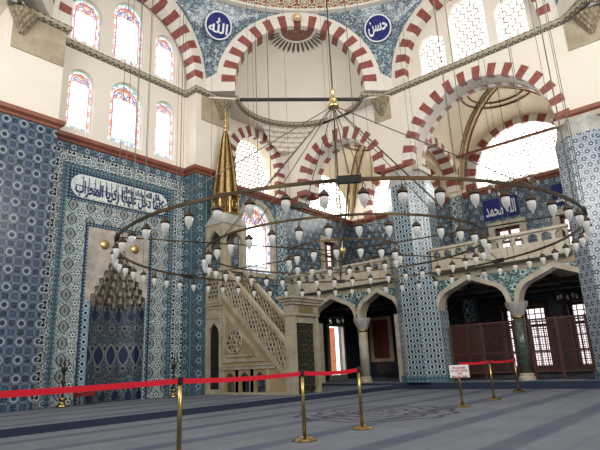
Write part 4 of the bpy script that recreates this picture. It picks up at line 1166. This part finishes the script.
# ================================================================== BARRIER POSTS, BELTS, SIGN
POST = [(3.34, 4.5), (5.26, 4.5), (6.52, 4.48), (10.07, 4.52), (11.79, 4.54), (14.5, 4.9)]
plabs = ['brass barrier post nearest the camera, cut by the bottom edge of the photo', 'brass barrier post in front of the minbar gate', 'brass barrier post right of the gate post, end of the near red belt',
         'brass barrier post carrying the white sign', 'brass barrier post right of the sign, middle of the far red belt', 'farthest brass barrier post, beside the green marble column']
first = None
for (x, y), lab in zip(POST, plabs):
    if first is None:
        th = thing('barrier_post', (x, y, 0), lab, 'post', 'brass barrier posts'); first = th
        g = MB(); g.lathe([(.155, 0), (.155, .012), (.13, .03), (.07, .05), (.035, .06)], (x, y, 0), 28); g.build('base', ['brass'], th, smooth=False)
        g = MB(); g.lathe([(.024, .0), (.024, .79)], (x, y, .05), 16); g.build('pole', ['brass'], th, smooth=True)
        g = MB(); g.lathe([(.031, 0), (.031, .065), (.022, .075)], (x, y, .785), 16); g.build('belt_cassette', ['black'], th)
    else:
        th = copy_tree(first); th.location = (x, y, 0); th['label'] = lab
def belt(a, b, lab, sag=.02):
    g = MB(); a, b = Vector(a), Vector(b); t_ = (b-a).normalized(); n_ = Vector((-t_.y, t_.x, 0)); N = 12; vs = []; fs = []
    for k in range(N+1):
        u_ = k/N; p = a.lerp(b, u_); p.z -= sag*4*u_*(1-u_)
        for o_, z in ((-.002, 0), (.002, 0), (.002, .052), (-.002, .052)): vs.append(p+n_*o_+Vector((0, 0, z)))
    for k in range(N):
        for j in range(4): j2 = (j+1) % 4; fs.append((4*k+j, 4*k+j2, 4*k+4+j2, 4*k+4+j))
    fs += [(0, 1, 2, 3), (4*N+3, 4*N+2, 4*N+1, 4*N)]
    g.add(vs, fs); g.build('barrier_belt', ['belt'], label=lab, category='belt', group='red barrier belts')
zb = .79
belt((-.6, 4.42, zb+.01), (POST[0][0]-.032, 4.5, zb), 'red belt running from the left edge to the nearest brass post')
belt((POST[0][0]+.032, 4.5, zb), (POST[1][0]-.032, 4.5, zb), 'red belt across the minbar, from the nearest post to the gate post')
belt((POST[1][0]+.032, 4.5, zb), (POST[2][0]-.032, 4.48, zb), 'short red belt between the two posts before the minbar gate')
belt((POST[3][0]+.032, 4.52, zb), (POST[4][0]-.032, 4.54, zb), 'red belt just right of the white sign')
belt((POST[4][0]+.032, 4.54, zb), (POST[5][0]-.032, 4.9, zb), 'red belt reaching the farthest post by the green column', .03)
# sign board on the fourth post, turned to the camera
sx, sy = POST[3]; dv = Vector((sx, sy, 0)).normalized(); rt = Vector((dv.y, -dv.x, 0)); c0 = Vector((sx, sy, 0))-dv*.045
ms = lambda a, z, d: tuple(c0+rt*a+dv*d+Vector((0, 0, z)))
g = MB(); g.mbox(ms, -.17, .2, .55, .79, 0, .012)
sg = g.build('sign_board', ['signwhite'], label='white sign with red lettering fixed on a brass post', category='sign')
for k, (ln, wd) in enumerate((('PLEASE', .24), ('DO NOT ENTER', .32), ('THIS', .1), ('PRAYER AREA', .3))):
    z = .735-k*.055; text_mesh('sign_lettering', ln, ms, .015-wd/2, .015+wd/2, z-.018, z+.018, -.003, 'signred', sg, bold=.03)

# ================================================================== CANDLESTICKS AND STOOL BY THE MIHRAB
def candlestick(x, y, lab):
    th = thing('candlestick', (x, y, .135), lab, 'candlestick', 'candlesticks flanking the mihrab')
    g = MB(); g.lathe([(.14, 0), (.15, .03), (.09, .08), (.05, .13), (.09, .18), (.09, .22), (.04, .26)], (x, y, .135), 18); g.build('brass_foot', ['brass'], th, smooth=True)
    g = MB(); g.lathe([(.03, .25), (.03, .55), (.06, .6), (.03, .65), (.03, .85), (.08, .92), (.09, .96), (.02, .97)], (x, y, .135), 12); g.build('dark_stem', ['bronze'], th, smooth=True)
    for k in range(6):
        g = MB(); a = 2*pi*k/6; g.tube([(x+.03*cos(a), y+.03*sin(a), .5), (x+.11*cos(a), y+.11*sin(a), .56), (x+.12*cos(a), y+.12*sin(a), .66)], .012, 5); g.build('leaf_arm', ['bronze'], th); g = MB()
        g.tube([(x+.04*cos(a), y+.04*sin(a), 1.09), (x+.13*cos(a), y+.13*sin(a), 1.17), (x+.09*cos(a), y+.09*sin(a), 1.3)], .013, 5)
        g.build('leaf_arm', ['bronze'], th)
candlestick(6.45, 13.6, 'dark candlestick with brass foot left of the mihrab niche')
candlestick(9.85, 13.6, 'dark candlestick with brass foot right of the mihrab niche')
th = thing('cushioned_stool', (7.1, 13.75, .135), 'low wooden stool with dark red cushion beside the left candlestick', 'stool')
g = MB(); g.box(6.88, 7.32, 13.58, 13.92, .36, .46); g.build('cushion', ['redcloth'], th)
for i in (6.92, 7.28):
    for j in (13.62, 13.88): g = MB(); g.tube([(i, j, .135), (i, j, .36)], .018, 6); g.build('leg', ['wood_dark'], th)

# ================================================================== CHANDELIER
CX, CY, CZ = 8.16, 5.78, 3.07
zt = lambda x, y: CZ+.01*(x-CX)+.01*(y-CY)
th = thing('ring_chandelier', (CX, CY, CZ), 'huge three-ring chandelier with many small glass lamps hanging on cables in the hall', 'chandelier')
rings = [(4.27, 58, .022), (2.71, 38, .018), (1.1, 16, .015)]
for Rr, nl, th_ in rings:
    g = MB(); N = 96
    g.sweep([(CX+Rr*cos(2*pi*k/N), CY+Rr*sin(2*pi*k/N)) for k in range(N)], [(-th_*.5, CZ-th_), (th_*.5, CZ-th_), (th_*.5, CZ+th_), (-th_*.5, CZ+th_)], closed=True)
    g.v = [(x, y, z-CZ+zt(x, y)) for x, y, z in g.v]
    g.build('ring', ['ringmetal'], th)
for k in range(6):
    a = radians(37+60*k)
    d_ = Vector((cos(a), sin(a), 0)); s_ = Vector((-sin(a), cos(a), 0)); c0 = Vector((CX, CY, CZ))
    g = MB(); g.obox(c0+d_*4.27+Vector((0, 0, .04*(d_.x+d_.y))), d_*.03, s_*.14, (0, 0, .045)); g.build('ring_joint', ['black'], th)
    g = MB(); g.tube([c0+d_*.1, c0+d_*4.26+Vector((0, 0, .04*(d_.x+d_.y)))], .012, 6); g.build('radial_arm', ['ringmetal'], th)
g = MB(); g.lathe([(0, -.16), (.02, -.12), (.015, -.08), (.045, -.04), (.06, 0), (.045, .05), (.02, .1), (.015, .2)], (CX, CY, CZ), 14); g.build('centre_boss', ['gold'], th, smooth=True)
g = MB(); g.lathe([(0, -.1), (.12, -.06), (.13, 0), (.05, .06), (.09, .12), (.04, .2), (.03, .3), (.06, .36), (0, .42)], (CX, CY, 6.28), 14); g.build('suspension_knob', ['gold'], th, smooth=True)
g = MB(); g.tube([(CX, CY, 6.6), (CX, CY, 21.1)], .018, 6); g.tube([(CX, CY, CZ+.2), (CX, CY, 6.2)], .016, 6); g.build('main_chain', ['bronze'], th)
for k in range(6):
    a = radians(37+60*k); g = MB()
    g.tube([(CX, CY, 6.28), (CX+4.27*cos(a), CY+4.27*sin(a), CZ+.03)], .011, 5); g.build('hub_cable', ['cable'], th)
for k in range(6):
    a = radians(7+60*k); g = MB()
    g.tube([(CX, CY, 6.28), (CX+2.71*cos(a), CY+2.71*sin(a), CZ+.03)], .009, 5); g.build('hub_cable', ['cable'], th)
def zdome(x, y):
    r2 = ((x-XC)**2+(y-YC)**2)/RR_**2; return ZR+.12+6.6*sqrt(max(0, 1-r2))-.02
for k in range(22):
    a = 2*pi*(k+.35)/22; x, y = CX+4.27*cos(a), CY+4.27*sin(a)
    g = MB(); g.tube([(x, y, CZ), (x, y, zdome(x, y))], .006, 4)
    if k % 2 == 0: g.tube([(x+.12, y-.1, CZ), (x+.12, y-.1, zdome(x, y)-.1)], .006, 4)
    g.build('support_cable', ['cable'], th)
# lamps
def lamp_meshes():
    cap = MB(); cap.lathe([(.005, 0), (.005, -.085), (.02, -.085), (.026, -.1), (.05, -.12), (.064, -.14), (.07, -.155), (.05, -.172), (.04, -.175)], (0, 0, 0), 8)
    gl = MB(); gl.lathe([(.046, -.168), (.056, -.19), (.053, -.235), (.038, -.285), (.016, -.315), (.008, -.34), (0, -.345)], (0, 0, 0), 8)
    return cap, gl
cap, gl = lamp_meshes()
cap_o = cap.build('lamp', ['bronze'], org=(0, 0, 0)); gl_o = gl.build('glass_shade', ['lampglass'], cap_o, smooth=True)
spots = []
for ri, (Rr, nl, _) in enumerate(rings):
    for k in range(nl):
        a = 2*pi*(k+.3)/nl; spots.append((CX+Rr*cos(a), CY+Rr*sin(a), ri))
spots.sort(key=lambda q: q[0]**2+q[1]**2)
for q in spots[:100]:
    c_ = cap_o.copy(); COL.objects.link(c_); c_.parent = th; c_.location = (q[0]-CX, q[1]-CY, zt(q[0], q[1])-CZ-.02)
    d_ = gl_o.copy(); COL.objects.link(d_); d_.parent = c_
bulk = MB()
for q in spots[100:]:
    for src, mi in ((cap, 0), (gl, 1)): bulk.add([(v[0]+q[0], v[1]+q[1], v[2]+CZ-.02) for v in src.v], src.f, mi)
bulk.build('far_lamps', ['bronze', 'lampglass'], th, kind='stuff')
bpy.data.objects.remove(gl_o); bpy.data.objects.remove(cap_o)

# small chandeliers in the galleries
def small_chandelier(x, y, z, ztop, R, n_, lab):
    th = thing('small_chandelier', (x, y, z), lab, 'chandelier', 'small gallery chandeliers')
    g = MB(); g.tube([(x+R*cos(2*pi*k/24), y+R*sin(2*pi*k/24), z) for k in range(24)], .015, 5, closed=True)
    for k in range(4): a = pi*k/2+.4; g.tube([(x, y, z+.5), (x+R*cos(a), y+R*sin(a), z)], .008, 4)
    g.build('ring', ['bronze'], th)
    g = MB(); g.tube([(x, y, z+.5), (x, y, ztop)], .01, 5); g.build('chain', ['bronze'], th)
    for k in range(n_):
        a = 2*pi*k/n_+.2
        g = MB(); g.lathe([(.005, 0), (.005, -.03), (.05, -.06), (.05, -.09)], (x+R*cos(a), y+R*sin(a), z), 7)
        lp = g.build('lamp', ['bronze'], th)
        g = MB(); g.lathe([(.045, -.09), (.05, -.12), (.035, -.2), (0, -.26)], (x+R*cos(a), y+R*sin(a), z), 7); g.build('glass_shade', ['lampglass'], lp, smooth=True)
small_chandelier(18.9, 5.5, 7.1, 11.2, .85, 8, 'small ring chandelier in the upper gallery before the large honeycomb lunette')
small_chandelier(18.7, 4.3, 2.9, 3.45, .3, 5, 'small lamp cluster under the gallery behind the right arch')
small_chandelier(17.0, 12.6, 2.72, 3.45, .28, 5, 'small lamp cluster under the gallery, just right of the minbar gate')
small_chandelier(18.9, 11.5, 6.6, 11.2, .8, 8, 'small ring chandelier in the upper gallery left of the tiled pier')
